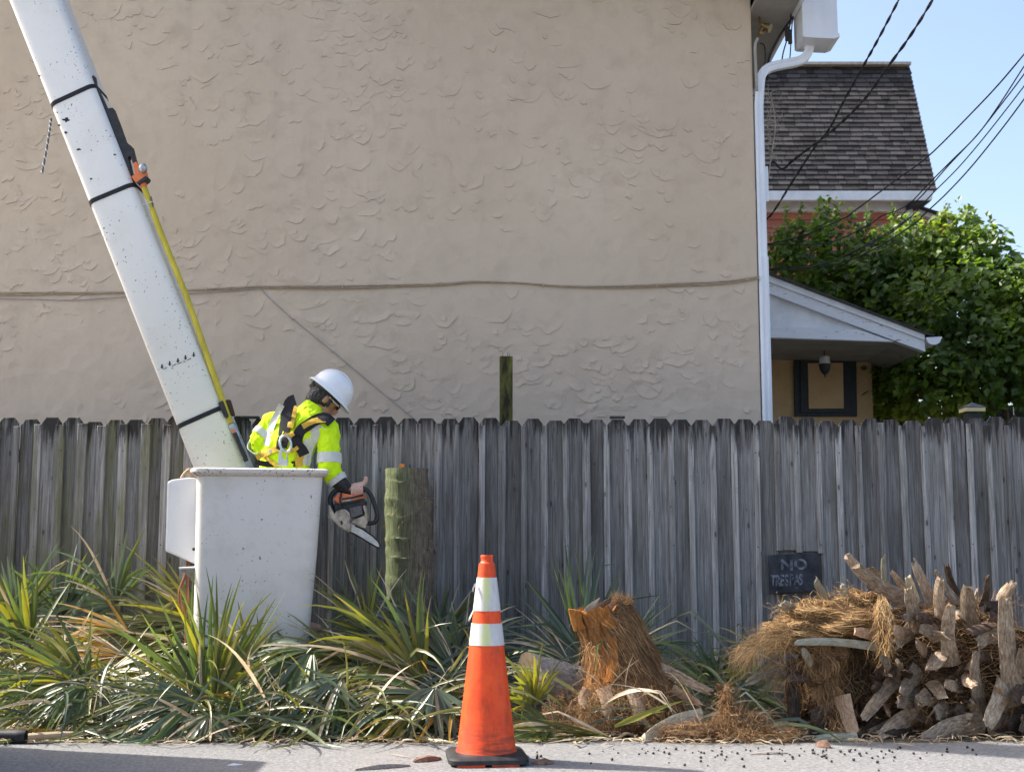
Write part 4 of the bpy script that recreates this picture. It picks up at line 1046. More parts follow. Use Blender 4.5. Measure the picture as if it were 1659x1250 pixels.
sh.tube([Wp(499, 672), Wp(508, 660, .005), Wp(511, 655, .008)], [.085, .066, .066], 16)
sme = remeshed(sh, .008, 5)
for v in sme.vertices:      # creases pulled between shoulder, waist and elbow
    p = v.co
    d1 = noise.noise((p.x * 9 + p.z * 10, p.y * 6, p.z * 9 - p.x * 16)); d2 = noise.noise((p.x * 30 + 5, p.y * 22, p.z * 24 - p.x * 14))
    d3 = 1 - abs(noise.noise((p.x * 16 + p.z * 12, p.y * 8, p.z * 15 - p.x * 20))) * 2
    v.co = p + v.normal * (0.010 * d1 * (1 if d1 < 0 else .6) + 0.004 * d2 + .006 * d3 ** 3 - .002)
shirt = link('shirt', sme, worker, MAT['shirt'])
bvh = BVHTree.FromPolygons([v.co.copy() for v in sme.vertices], [tuple(p.vertices) for p in sme.polygons])
def onback(u, v, off):
    d = (P(u, v, 5) - V((0, 0, CAMZ))).normalized(); o = V((0, 0, CAMZ))
    h = bvh.ray_cast(o, d)
    return (h[0] - d * off, True) if h[0] is not None else (None, False)
def strip(name, pts, wpx, off, th, mat, parent, n=16):
    """Webbing laid on the back of the shirt."""
    q = spline([V((a, b, 0)) for a, b in pts], n); rows = []; lastY = WYc - .15
    for i, p in enumerate(q):
        t = (q[min(i + 1, n - 1)] - q[max(i - 1, 0)]).normalized(); s = V((-t.y, t.x, 0))
        row = []
        for k in (-1, -.5, 0, .5, 1):
            c = p + s * k * wpx / 2; h, ok = onback(c.x, c.y, off)
            if ok: lastY = h.y
            row.append(V((c.x, c.y, lastY)))
        rows.append(row)
    for it in range(30):      # settle into a taut band
        nr = [r[:] for r in rows]
        for i in range(1, n - 1):
            for k in range(5): nr[i][k] = V((rows[i][k].x, rows[i][k].y, rows[i - 1][k].z * .25 + rows[i][k].z * .5 + rows[i + 1][k].z * .25))
        rows = nr
    rows = [[P(*p) for p in r] for r in rows]
    m = MB(); back = V((0, th, 0))
    m.loft([r + [p + back for p in r[::-1]] for r in rows])
    return m.build(name, mat, parent, smooth=True, ang=50)
ZW = Z(395, 590, 6.945)
strip('reflective_strip', [ZW(*p) for p in ((425, 455), (365, 570), (310, 700), (275, 810), (250, 915))], 10, .004, .004, MAT['reflect'], shirt)
strip('reflective_strip', [ZW(*p) for p in ((870, 690), (790, 800), (735, 900), (700, 1000), (680, 1130))], 19, .004, .004, MAT['reflect'], shirt)
def band(c0, c1, r0, r1, sq=1.0):
    d = (c1 - c0); m = MB(); n = 28
    ref = V((0, 1, 0)); s = d.cross(ref).normalized(); t = s.cross(d).normalized()
    R_ = []
    for c, r in ((c0, r0 - .004), (c0, r0), (c0.lerp(c1, .5), (r0 + r1) / 2 + .001), (c1, r1), (c1, r1 - .004)):
        R_.append([c + (s * math.cos(2 * math.pi * k / n) + t * math.sin(2 * math.pi * k / n)) * (r + .003 * math.sin(5 * 2 * math.pi * k / n)) for k in range(n)])
    m.loft(R_, cap=False); return m.build('reflective_band', MAT['reflect'], shirt, smooth=True, ang=60)
band(Wp(533, 734, -.10), Wp(533, 750.5, -.105), .0715, .0735)
band(Wp(543.5, 774, -.105), Wp(549, 781.5, -.105), .0635, .0555)
band(sL[1].lerp(sL[2], .30), sL[1].lerp(sL[2], .80), .074, .069)
band(Wp(417, 718, .03), Wp(424, 725, .085), .066, .062)
m = MB(); m.tube([Wp(546, 777, -.105), Wp(556, 788, -.108), Wp(566, 794, -.112)], [.048, .044, .036], 14)
cm = remeshed(m, .006, 2)
for v in cm.vertices: v.co += v.normal * .004 * noise.noise(v.co * 45)
link('dark_cuff', cm, worker, MAT['glove'])
m = MB(); m.tube([Wp(436, 736, .16), Wp(448, 743, .22)], [.045, .038], 12); m.build('dark_cuff', MAT['glove'], worker, smooth=True)
tr = MB(); tr.loft([oring(Wp(459, 803), .15, .115), oring(Wp(459, 850), .165, .125)])
for hp, dx in ((hipL, -.02), (hipR, .03)):
    ft = V((hp.x + dx, hp.y, zf)); kn = hp.lerp(ft, .5) + V((.03, .04, 0)); tr.tube([hp + V((0, 0, .03)), hp, kn, ft + V((0, 0, .09))], [.09, .10, .08, .07], 12)
link('trousers', remeshed(tr, .012, 3), worker, MAT['trouser'])
# hair below the hat
hm = MB(); hm.ball(H(0, -.024, .012), (.080, .086, .088), 20, 14, HR); hm.ball(H(0, -.045, -.045), (.062, .055, .05), 16, 10, HR)
hm.tube([H(.071, .022, .03), H(.072, .024, -.012), H(.066, .030, -.035)], [.014, .011, .006], 8); hm.tube([H(-.071, .022, .03), H(-.072, .024, -.012), H(-.066, .030, -.035)], [.014, .011, .006], 8)
hme2 = remeshed(hm, .006, 2)
for v in hme2.vertices: v.co += v.normal * (.006 * noise.noise(v.co * 60) + .004 * noise.noise(v.co * 150))
link('hair', hme2, worker, MAT['hair'])
# sunglasses
g = MB()
for sgn in (1, -1): g.ball(H(sgn * .034, .090, .014), (.029, .010, .019), 12, 8, HR)
gl = g.build('sunglasses', MAT['lens'], worker, smooth=True)
g = MB()
for sgn in (1, -1): g.tube([H(sgn * .062, .084, .020), H(sgn * .078, .05, .020), H(sgn * .082, 0, .022)], .0035, 6)
g.build('temple', MAT['whitepaint'], gl)
# hard hat
hat = MB(); n = 40
def hring(a, bf, bb, z, tilt=0):
    o = []
    for k in range(n):
        t = 2 * math.pi * k / n; y = math.sin(t); o.append(H(math.cos(t) * a, -.004 + y * (bf if y > 0 else bb), z + tilt * y))
    return o
BZ = .052
R0 = [hring(.112, .130, .130, BZ - .006), hring(.138, .168, .152, BZ - .018), hring(.141, .171, .155, BZ - .016), hring(.139, .168, .152, BZ - .011), hring(.120, .140, .138, BZ + .004)]
for i in range(9):
    t = i / 8 * R(86); k = math.cos(t) ** .80; z = BZ + .006 + math.sin(t) * .128
    R0.append(hring(.116 * k, .136 * k, .134 * k, z))
hat.loft(R0, cap=False); b_ = len(R0) * n; hat.f.append(tuple(range(b_ - n, b_))); hat.mi.append(0)
ho = hat.build('hard_hat', MAT['helmet'], worker, smooth=True, ang=60)
rg = MB()
for x in (0,):
    pts = [H(x, -.004 + .134 * math.cos(t), BZ + .012 + .130 * math.sin(t)) for t in [R(15 + 150 * i / 20) for i in range(21)]]
    rg.tube(pts, [.004 + .008 * math.sin(math.pi * i / 20) for i in range(21)], 8, sq=.5)
rg.build('crown_ridge', MAT['helmet'], ho, smooth=True)
sp = MB(); sp.tube([H(.088 * math.cos(t), -.012 + .098 * math.sin(t), BZ - .022) for t in [2 * math.pi * i / 24 for i in range(25)]], .012, 6, sq=.5); sp.build('suspension_band', MAT['black'], ho, smooth=True)
sp = MB(); sp.tube([H(0, -.108, BZ - .035), H(0, -.128, BZ - .035)], .022, 12); sp.build('ratchet_knob', MAT['greycast'], ho, smooth=True)
# harness
hr = empty('safety_harness', (Wp(465, 715).x, Wp(465, 715).y, Wp(465, 715).z)); hr.parent = worker; hr.location = hr.location - worker.location
S1 = lambda name, pts, w, off, th, mt: strip(name, [ZW(*p) for p in pts], w, off, th, MAT[mt], hr)
S1('shoulder_pad', ((575, 395), (520, 420), (490, 500), (470, 600), (455, 720), (440, 830), (420, 930)), 17, .022, .014, 'strapblack')
S1('shoulder_strap', ((580, 470), (555, 560), (535, 640), (520, 712)), 10, .030, .006, 'harnessy')
S1('shoulder_pad', ((985, 655), (920, 600), (820, 618), (720, 680), (640, 740), (600, 830), (600, 930)), 17, .022, .014, 'strapblack')
S1('shoulder_strap', ((920, 620), (820, 628), (740, 655), (660, 700)), 9, .030, .006, 'harnessy')
S1('back_pad', ((560, 830), (600, 900), (650, 960), (680, 1020)), 17, .020, .014, 'strapblack')
S1('back_pad', ((440, 860), (410, 920), (390, 960)), 10, .018, .012, 'strapblack')
S1('chest_strap', ((140, 1050), (220, 1010), (300, 975), (385, 940)), 9, .018, .006, 'harnessy')
S1('chest_strap', ((225, 1020), (270, 1075), (330, 1110), (370, 1150)), 6, .018, .006, 'harnessy')
S1('leg_strap', ((655, 970), (625, 1050), (620, 1100), (625, 1150)), 12, .014, .006, 'harnessy')
S1('cross_strap', ((500, 960), (545, 975), (610, 930)), 6, .03, .005, 'harnessy')
S1('cross_strap', ((455, 790), (510, 800), (560, 770)), 8, .03, .006, 'harnessy')
S1('waist_belt', ((130, 1095), (250, 1120), (420, 1120), (600, 1120)), 9, .010, .006, 'strapblack')
dr, _ = onback(*ZW(470, 890), .045)
d = MB(); n = 26; pts = []
for i in range(n + 1):
    t = 2 * math.pi * i / n; u, v = ZW(470 + 62 * math.cos(t) + 30 * math.sin(t) * -.35, 893 - 92 * math.sin(t)); p = P(u, v, dr.y); pts.append(p)
d.tube(pts, .0085, 8, cap=False); d.build('dorsal_ring', MAT['chrome'], hr, smooth=True, ang=60)
hk = slab('snap_hook', [ZW(*p) for p in ((395, 975), (415, 950), (445, 945), (462, 965), (455, 985), (440, 975), (425, 985), (430, 1030), (455, 1075), (478, 1070), (480, 1000), (495, 1000), (495, 1145), (378, 1145))], dr.y - .012, .016, MAT['chrome'], hr, .004)
slab('label_patch', [ZW(*p) for p in ((275, 965), (310, 952), (328, 995), (290, 1008))], onback(*ZW(300, 980), .02)[0].y, .003, MAT['whitepaint'], hr, 0)

# ------------------------------------------------------------------ chainsaw
cs = empty('chainsaw', P(*C2(480, 600), HY), 'orange and black chainsaw with a short bar held in the worker\'s hand', 'chainsaw')
def cslab(name, pts, Y, th, mt, bv=.005): return slab(name, [C2(*p) for p in pts], Y, th, MAT[mt], cs, bv)
cslab('engine_housing', ((225, 500), (330, 470), (660, 430), (690, 470), (655, 640), (560, 700), (400, 700), (250, 640)), 7.255, .10, 'black', .008)
cslab('top_cover', ((222, 432), (270, 370), (330, 335), (500, 372), (640, 335), (668, 375), (655, 425), (345, 482), (320, 505), (262, 470)), 7.245, .11, 'orange', .010)
cslab('cover_stripe', ((345, 418), (480, 395), (640, 352), (668, 372), (650, 392), (485, 425), (350, 440)), 7.240, .02, 'black', .002)
cslab('cover_stripe', ((345, 478), (500, 452), (650, 412), (655, 440), (500, 480), (350, 505)), 7.240, .02, 'black', .002)
cslab('silver_panel', ((350, 445), (480, 428), (490, 448), (352, 474)), 7.243, .01, 'cream', .001)
cslab('cylinder_block', ((452, 560), (628, 520), (652, 640), (560, 680), (480, 700)), 7.240, .03, 'greycast', .004)
cslab('clutch_cover', ((160, 505), (190, 560), (238, 648), (262, 604), (350, 575), (400, 578), (452, 620), (470, 700), (452, 760), (472, 850), (442, 912), (330, 850), (250, 772), (182, 705), (165, 640)), 7.225, .05, 'cream', .006)
cslab('spur', ((130, 668), (185, 630), (225, 690), (210, 750), (150, 690)), 7.25, .03, 'cream', .004)
cslab('front_casting', ((480, 756), (560, 705), (690, 660), (722, 745), (690, 850), (610, 835), (510, 785)), 7.245, .06, 'cream', .006)
cslab('hand_guard', ((650, 530), (675, 516), (692, 560), (718, 715), (692, 700)), 7.235, .09, 'cream', .004)
cslab('cover_screw', ((322, 745), (350, 740), (360, 790), (335, 800)), 7.221, .006, 'black', .001)
m = MB(); m.tube(spline([P(*C2(*p), HY) for p in ((450, 335), (340, 285), (270, 300), (205, 360), (178, 440), (195, 520), (240, 640))], 24), [.011] * 4 + [.0145] * 20, 10); m.build('rear_handle', MAT['black'], cs, smooth=True, ang=60)
m = MB(); m.tube([bar0 - bd * .03, bar0, bar1, bar1 + bd * .012], [.012, .0135, .0135, .012], 12); m.build('top_handle', MAT['black'], cs, smooth=True, ang=60)
m = MB(); m.tube([P(*C2(340, 340), 7.24), P(*C2(322, 420), 7.235), P(*C2(330, 545), 7.24)], .006, 8); m.build('latch_wire', MAT['black'], cs, smooth=True)
m = MB(); m.tube(spline([P(*C2(*p), HY - .02) for p in ((620, 262), (690, 285), (765, 370), (815, 500), (850, 610), (856, 690), (820, 765), (720, 780), (650, 785))], 34), .0135, 10); m.build('front_handle', MAT['black'], cs, smooth=True, ang=60)
barp = ((430, 740), (540, 815), (640, 858), (800, 968), (872, 1040), (898, 1090), (892, 1132), (850, 1122), (700, 1035), (570, 955), (470, 905))
cslab('guide_bar', barp, 7.262, .006, 'steel', .001)
m = MB(); m.tube([P(*C2(*p), 7.265) for p in barp[1:]], .0055, 6); m.build('chain', MAT['black'], cs, smooth=True, ang=60)

# ------------------------------------------------------------------ traffic cone
cc = gr(788, 1233); CYd = cc.y
cone = empty('traffic_cone', cc, 'tall orange traffic cone with two white reflective collars on the road', 'cone')
kz = 1 / 3.38 / 362.0
hz = lambda y: (1222 - y) * kz
def revolve(prof, n=40, wob=0.0):
    return [[V((math.cos(2 * math.pi * k / n) * r, math.sin(2 * math.pi * k / n) * r, z)) for k in range(n)] for r, z in prof]
m = MB(); rad = lambda y: .0365 + (y - 110) / (1165 - 110) * (.137 - .0365)
m.loft(revolve([(rad(1165) + .008, hz(1172)), (rad(1165) + .004, hz(1155)), (rad(1150), hz(1140)), (rad(900), hz(900)), (rad(573), hz(573)), (rad(448), hz(448)), (rad(300), hz(300)), (rad(190), hz(190)), (.0375, hz(112)), (.031, hz(108)), (.0275, hz(95)), (.0285, hz(80)), (.0300, hz(68)), (.0285, hz(65)), (.022, hz(65)), (.020, hz(120))]), cap=False)
put('cone_body', m.mesh('cone_body', True, 0, True, 50), cone, cc, MAT['cone'])
for y0, y1 in ((192, 380), (450, 572)):
    m = MB(); m.loft(revolve([(rad(y1) + .0005, hz(y1) - .0), (rad(y1) + .003, hz(y1)), (rad(y0) + .003, hz(y0)), (rad(y0) + .0005, hz(y0))]), cap=False)
    put('reflective_collar', m.mesh('c', True, 0, True, 40), cone, cc, MAT['collar'])
m = MB(); m.loft([[V((x, y, z)) for x, y in rrect(w, w, r, 4)] for w, r, z in ((.345, .05, .012), (.365, .055, .016), (.365, .055, .034), (.345, .05, .043), (.30, .12, .049), (.26, .125, .052))])
put('base', m.mesh('b', True, 0, True, 40), cone, cc, MAT['black'], (0, 0, R(6)))
m = MB()
for x0, x1 in ((-.145, -.02), (.01, .135)): m.box(((x0 + x1) / 2, 0, .0095), (x1 - x0, .36, .011))
put('base_feet', m.mesh('f'), cone, cc, MAT['cone'], (0, 0, R(6)))
# scrap of torn film on the collar
a = P(771, 946, CYd - .03); m = MB(); m.ribbon([a, a + V((-.012, -.01, -.01)), a + V((-.012, -.012, -.03))], [.02, .02, .012], [(V((.3, 0, 1)).normalized(), V((0, 1, 0)))] * 3, .1); m.build('torn_film', MAT['collar'], cone, fix=False)

# ------------------------------------------------------------------ standing palm trunk
TY = 7.9
tp = P(665, 1000, TY); tb = V((tp.x, TY, 0)); ztop = P(658, 759, TY).z
palm = empty('palm_tree', tb, 'standing cut palm trunk with a green mossy left side', 'palm')
m = MB(); nr = 190; n = 64
rings = []
for i in range(nr + 1):
    t = i / nr; z = ztop * t
    r0 = .164 - .030 * t + .05 * max(0, .12 - t) / .12 * .6
    cx = -.024 * t + .010 * math.sin(t * 4.2)
    rr_ = []
    for k in range(n):
        a = 2 * math.pi * k / n; ca, sa = math.cos(a), math.sin(a)
        wob = .006 * noise.noise((ca * 1.5, sa * 1.5, z * 2.2)) + .007 * abs(noise.noise((ca * .6, sa * .6, z * 13))) + .004 * noise.noise((ca * 9, sa * 9, z * 3.0))
        lump = .014 * max(0, noise.noise((ca * 1.3 + 4, sa * 1.3, z * 9)))
        ph = (z + .02 * noise.noise((ca * 1.1, sa * 1.1, 7)) + .045 * noise.noise((.3, .7, z * 5.1)) + .012 * noise.noise((ca * 5, sa * 5, z * 2))) / .115; ph -= math.floor(ph)
        lump += .013 * (ph ** 3) * max(0, noise.noise((ca * 1.7, sa * 1.7, z * 6.0)) + .25)
        r = r0 + wob + lump
        rr_.append(V((cx + ca * r, sa * r, z)))
    rings.append(rr_)
m.loft(rings, cap=False)
b_ = nr * (n); m.cur = 1
top = [V((p.x, p.y, ztop)) for p in rings[-1]]
m.add(top + [V((-.024, 0, ztop + .003))], [(k, (k + 1) % n, n) for k in range(n)])
me = m.mesh('palm_trunk', True, 0, True, 40); me.materials.append(MAT['trunk']); me.materials.append(MAT['cutwood'])
trunk = put('trunk', me, palm, tb)
m = MB(); q = P(651, 756, TY); m.box(q, (.03, .03, .035)); m.build('splinter', MAT['torn'], trunk, bevel=.004)
m = MB(); rt = random.Random(6)
for i in range(150):      # frayed bark hairs
    z = rt.uniform(.2, ztop) if rt.random() < .6 else rt.choice((.45, .66, .83, .98, 1.12, 1.27, 1.36)) + rt.uniform(-.015, .015); a = rt.uniform(math.pi * .75, math.pi * 2.1); r = .170 - .03 * z / ztop
    c = V((tb.x - .024 * z / ztop + math.cos(a) * r, tb.y + math.sin(a) * r, z)); o = V((math.cos(a), math.sin(a), rt.uniform(-.8, .4)))
    p1 = c + o * rt.uniform(.008, .03); m.tube([c, p1, p1 + V((rt.uniform(-.02, .02), 0, -.02))], [  .0011, .0009, .0005], 3, cap=False)
tag(m.build('bark_hairs', MAT['goldfibre'], trunk, fix=False), kind='stuff')
# ------------------------------------------------------------------ palm fronds
rp = random.Random(42)
def blade_pts(base, d, L, droop, seg=8, rnd_=rp, curl=0.0, zmin=.02):
    p = V(base); d = V(d).normalized(); pts = [p.copy()]; st = L / seg
    kink = rnd_.random() < .2; kk = rnd_.randint(3, 6)
    for i in range(seg):
        t = (i + 1) / seg
        d = d + V((0, 0, -droop * st * (0.4 + 1.7 * t))) + V((curl * st, 0, 0))
        if kink and i == kk: d = d + V((rnd_.uniform(-.3, .3), rnd_.uniform(-.3, .3), -rnd_.uniform(.3, 1.3)))
        d.normalize(); p = p + d * st
        if p.z < zmin: p.z = zmin + rnd_.uniform(0, .012)
        pts.append(p.copy())
    return pts
def blade(mb, base, d, L, W_, droop, face, seg=8, curl=0.0, prof=None):
    pts = blade_pts(base, d, L, droop, seg, rp, curl); m_ = len(pts); ws = []; sides = []
    tw = rp.uniform(-.5, .5)
    for i, p in enumerate(pts):
        t = i / (m_ - 1)
        w = W_ * (0.25 + .75 * min(1, t / .3)) * (1 - max(0, t - .45) / .55) ** .8 + .0012
        dd_ = (pts[min(i + 1, m_ - 1)] - pts[max(i - 1, 0)]).normalized()
        s = dd_.cross(face)
        s = s.normalized() if s.length > .05 else V((1, 0, 0))
        n_ = s.cross(dd_); a = tw * t; s2 = s * math.cos(a) + n_ * math.sin(a); n2 = s2.cross(dd_)
        ws.append(w); sides.append((s2, n2))
    mb.ribbon(pts, ws, sides, .16)
def frond(hub, axis, face, L, spread, n, droop, mats, label, group=None, pet=None, petmat='olive', joined=False, name='palm_frond', W_=.034, dry=.10, cat='frond'):
    W_ *= .72; L *= 1.1; n = int(n * 1.3)
    """One cut fan-palm leaf: a stalk, and blades that fan out from the hub."""
    hub = V(hub); axis = V(axis).normalized(); face = V(face); face = (face - axis * face.dot(axis)).normalized()
    root = empty(name, hub, label, cat, group)
    if pet is not None and V(pet).length > 0:
        m = MB(); e = hub + V(pet); mid = hub.lerp(e, .5) + V((0, 0, .02)); m.tube(spline([e, mid, hub, hub + axis * .06], 10), [.016, .015, .014, .0135, .013, .0125, .012, .011, .009, .005], 6, sq=.55); m.build('petiole', MAT[petmat], root, smooth=True)
    J = {}
    for i in range(n):
        t = (i + .5) / n * 2 - 1 + rp.uniform(-.5, .5) / n
        a = t * spread; rot = Matrix.Rotation(a, 3, face)
        d = rot @ axis + face * rp.uniform(-.10, .16) + V((rp.gauss(0, .13), rp.gauss(0, .13), rp.gauss(0, .13)))
        Lb = L * (1 - .32 * abs(t) ** 1.6) * rp.uniform(.55, 1.15)
        mt = rp.choice(mats) if rp.random() > dry else 'dry'
        W2 = W_ * rp.uniform(.7, 1.15) * (.6 if mt == 'dry' else 1)
        if joined:
            m = J.setdefault(mt, MB())
        else:
            m = MB()
        fc = (face + V((rp.uniform(-.5, .5), rp.uniform(-.5, .5), rp.uniform(-.3, .5))) * .8)
        blade(m, hub + axis * .02 + (rot @ axis) * .015, d, Lb, W2, droop * rp.uniform(.5, 1.5), fc, curl=rp.uniform(-.5, .5))
        if not joined: m.build('leaf_blade', MAT[mt], root, smooth=True, fix=False, ang=0)
    for mt, m in J.items():
        tag(m.build('leaf_blades', MAT[mt], root, smooth=True, fix=False, ang=0), kind='stuff')
    return root
def D(du, dv, dy=0.0): return V((du, dy, -dv)).normalized()      # direction as it runs in the picture, with a push in depth
px = 1 / 300.0
GRN = ['green', 'green', 'olive', 'yellow']; BLU = ['bluegreen', 'bluegreen', 'green']; YEL = ['yellow', 'yellow', 'green', 'olive']; OLI = ['olive', 'olive', 'green', 'yellow']
GM = 'cut palm fronds piled along the fence'
# back row, against the fence
frond(P(100, 1005, 7.75), D(-.1, -1, .05), (0, -1, .3), .42, R(55), 22, .5, BLU, 'upright blue-green frond against the fence, left of the amber blades', GM, pet=(0.02, 0, -.2))
frond(P(25, 1010, 7.7), D(.1, -1, .0), (0, -1, .3), .45, R(50), 22, .5, ['olive', 'bluegreen', 'green'], 'thin upright olive frond by the fence at the left edge', GM, pet=(0.0, 0, -.25))
frond(P(335, 1010, 7.75), D(-1, -.42, -.02), (0, -1, .5), .66, R(38), 40, .55, OLI, 'dense olive frond sweeping left behind the bucket\'s step', GM, pet=(.2, .1, -.25))
frond(P(300, 1035, 7.7), D(-1, -.15, -.05), (0, -1, .7), .75, R(30), 34, .7, OLI, 'drooping olive frond lying left from under the bucket', GM, pet=(.2, .1, -.2))
frond(P(190, 985, 7.8), D(-.55, -.65, -.1), (0, -1, .4), .48, R(80), 30, 1.6, BLU, 'arching grey-green frond at the fence above the amber blades', GM, pet=(.1, 0, -.25))
frond(P(215, 1025, 7.5), D(-1, -.3, -.1), (0, -.8, 1), .50, R(28), 14, .4, ['amber', 'amber', 'yellow'], 'amber dying frond lying between fence and bucket', GM, pet=(.2, .1, -.1), petmat='dry', W_=.042, dry=.2)
frond(P(210, 1062, 7.3), D(-1, -.15, -.2), (0, -.6, 1), .62, R(32), 30, .5, ['dry', 'dry', 'amber', 'olive'], 'bleached dry frond collapsed below the amber one', GM, pet=(.2, .1, -.1), petmat='dry', W_=.026)
# left front
frond(P(150, 1118, 6.75), D(-1, -.38, -.1), (.1, -1, .35), .60, R(60), 48, .9, GRN, 'large green frond fanning leftwards at the left edge', GM, pet=(.35, .1, -.12), W_=.036)
frond(P(52, 1052, 6.95), D(-.55, -1, .0), (.1, -1, .25), .46, R(34), 20, .25, ['green', 'yellow', 'green'], 'stiff bright green frond rising at the left edge', GM, pet=(.15, .05, -.3), W_=.036)
frond(P(150, 1100, 6.62), D(-.75, .35, -.35), (0, -1, .7), .46, R(50), 14, 2.2, ['bluegreen', 'green'], 'few grey-green blades hanging over the large left frond', GM, W_=.030)
frond(P(330, 1140, 6.62), D(-.42, -1, -.05), (0, -1, .25), .56, R(26), 22, .15, ['green', 'green', 'yellow'], 'stiff upright green fan leaning left in front of the bucket', GM, pet=(.03, .05, -.12), W_=.034)
frond(P(345, 1140, 6.66), D(.22, -1, .0), (0, -1, .2), .60, R(30), 26, .15, ['yellow', 'green', 'green', 'olive'], 'tall spiky green fan standing right in front of the bucket', GM, pet=(.0, .05, -.12), W_=.032)
frond(P(325, 1135, 6.58), D(-1, .05, -.3), (0, -1, .8), .62, R(48), 34, 1.3, ['bluegreen', 'bluegreen', 'green'], 'grey-green frond drooping left over the road edge below the bucket', GM, pet=(.15, .1, -.05), W_=.036)
frond(P(340, 1150, 6.5), D(0, 1, -.6), (0, -1, .5), .30, R(85), 20, 1.4, ['bluegreen', 'bluegreen', 'dry'], 'short hanging grey-green blades at the road edge below the bucket', GM, W_=.034)
frond(P(260, 1165, 6.7), D(-1, .12, -.15), (0, -.6, 1), .52, R(22), 22, .5, ['yellow', 'amber', 'olive', 'dry'], 'yellow and tan frond lying flat at the left road edge', GM, pet=(.2, .1, -.02), petmat='dry', W_=.028)
frond(P(420, 1100, 6.9), D(-.6, -.55, -.1), (0, -1, .5), .42, R(70), 26, 1.0, GRN, 'green frond arching below the bucket\'s right half', GM, pet=(.2, .1, -.2))
# middle
frond(P(510, 1048, 6.75), D(-.55, .45, -.3), (0, -1, .8), .60, R(62), 36, 2.3, ['bluegreen', 'green', 'green'], 'glossy green frond cascading down right of the bucket base', GM, pet=(.15, .3, -.1), W_=.042)
frond(P(560, 1090, 6.62), D(-.7, .55, -.3), (0, -1, .8), .52, R(55), 28, 2.0, ['bluegreen', 'green', 'olive'], 'green frond spilling to the road edge left of the cone', GM, pet=(.2, .2, -.1), W_=.040)
frond(P(690, 1108, 6.85), D(-.85, -.75, -.05), (0, -1, .35), .70, R(46), 46, .8, YEL, 'big yellow-green frond fanning up left of the cone', GM, pet=(.18, .12, -.2), W_=.036)
frond(P(745, 1092, 7.0), D(-.75, -.55, .0), (0, -1, .4), .58, R(30), 22, .35, ['bluegreen', 'bluegreen', 'green'], 'grey-green frond leaning left just behind the cone', GM, pet=(.2, .1, -.2), W_=.045)
frond(P(700, 1125, 6.6), D(-1, .15, -.2), (0, -1, .7), .58, R(45), 34, 1.4, ['green', 'bluegreen', 'yellow'], 'dark green frond lying left along the road edge beside the cone', GM, pet=(.15, .1, -.05), W_=.038)
frond(P(705, 1105, 6.5), D(-.05, 1, -.4), (0, -1, .4), .30, R(60), 12, 1.0, ['bluegreen'], 'short grey-green blades hanging down just left of the cone', GM, W_=.042)
frond(P(600, 1150, 6.6), D(-.9, .3, -.2), (0, -.8, .8), .40, R(65), 26, 1.4, ['green', 'bluegreen', 'dry'], 'short tangled frond at the road edge between bucket and cone', GM, W_=.034)
frond(P(600, 1030, 7.2), D(-.4, -.8, .0), (0, -1, .3), .42, R(52), 26, .5, ['olive', 'yellow', 'green'], 'thin yellow-tipped frond rising between the bucket and the trunk', GM, pet=(.1, .1, -.3), W_=.024)
frond(P(706, 1045, 7.85), D(.55, -1, .0), (0, -1, .2), .46, R(34), 15, .45, ['green', 'olive', 'bluegreen'], 'dark green frond rising between the trunk and the cone', GM, pet=(-.05, .1, -.35), W_=.030)
frond(P(740, 1060, 7.5), D(.45, -.45, .1), (0, -1, .5), .40, R(70), 24, 1.0, BLU, 'grey-green frond behind the cone\'s left shoulder', GM, pet=(-.1, .1, -.2))
# right of the cone
frond(P(945, 1070, 7.55), D(-.05, -1, .1), (0, -1, .2), .60, R(46), 28, .25, BLU, 'upright blue-green frond behind the torn fibrous stump', GM, pet=(0, .1, -.2), W_=.032)
frond(P(930, 1075, 7.5), D(-1, -.25, .0), (0, -1, .6), .52, R(48), 36, 1.0, ['bluegreen', 'bluegreen', 'olive', 'dry'], 'blue-green frond arching left behind the cone', GM, pet=(.1, .1, -.2), W_=.026)
frond(P(1000, 1060, 7.7), D(1, -.45, .0), (0, -1, .6), .50, R(32), 22, .6, BLU, 'blue-green frond pointing right behind the torn stump', GM, pet=(-.1, .1, -.2), W_=.024)
frond(P(1165, 1130, 7.3), D(-.15, -1, .0), (0, -1, .4), .34, R(80), 34, 1.6, ['bluegreen'], 'blue-green clump drooping left of the fibrous log pile', GM, pet=(0, .1, -.1), W_=.028)
frond(P(1190, 1165, 7.2), D(-.7, -.5, -.1), (0, -1, .5), .36, R(70), 28, 1.2, ['bluegreen', 'bluegreen', 'green'], 'low blue-green frond between torn stump and log pile', GM, pet=(.1, .1, -.05), W_=.026)
frond(P(1225, 1085, 7.0), D(-1, .1, -.1), (0, -1, .6), .22, R(24), 12, .6, ['yellow', 'dry'], 'short pale yellow frond end poking left from the log pile', GM, W_=.018)
frond(P(868, 1150, 6.55), D(-.2, -.7, -.1), (0, -1, .4), .30, R(60), 22, 1.9, YEL, 'yellow-green frond right beside the cone in front of the pale log', GM, pet=(.05, .1, -.2), W_=.034)
frond(P(900, 1175, 6.5), D(-.6, .1, -.2), (0, -1, .6), .32, R(75), 22, 1.6, ['green', 'yellow', 'olive'], 'low green frond at the road edge right of the cone', GM, W_=.036)
frond(P(1000, 1195, 6.52), D(-1, -.12, -.1), (0, -.4, 1), .50, R(22), 18, .3, ['yellow', 'dry', 'olive'], 'flat yellowish frond lying on the road edge right of the cone', GM, pet=(.1, .05, 0), petmat='dry', W_=.026)
frond(P(985, 1180, 6.45), D(.75, -.25, .1), (0, -.9, .4), .33, R(8), 3, .2, ['yellow'], 'single yellow-green blade lying in front of the torn stump', GM, W_=.05, dry=0)
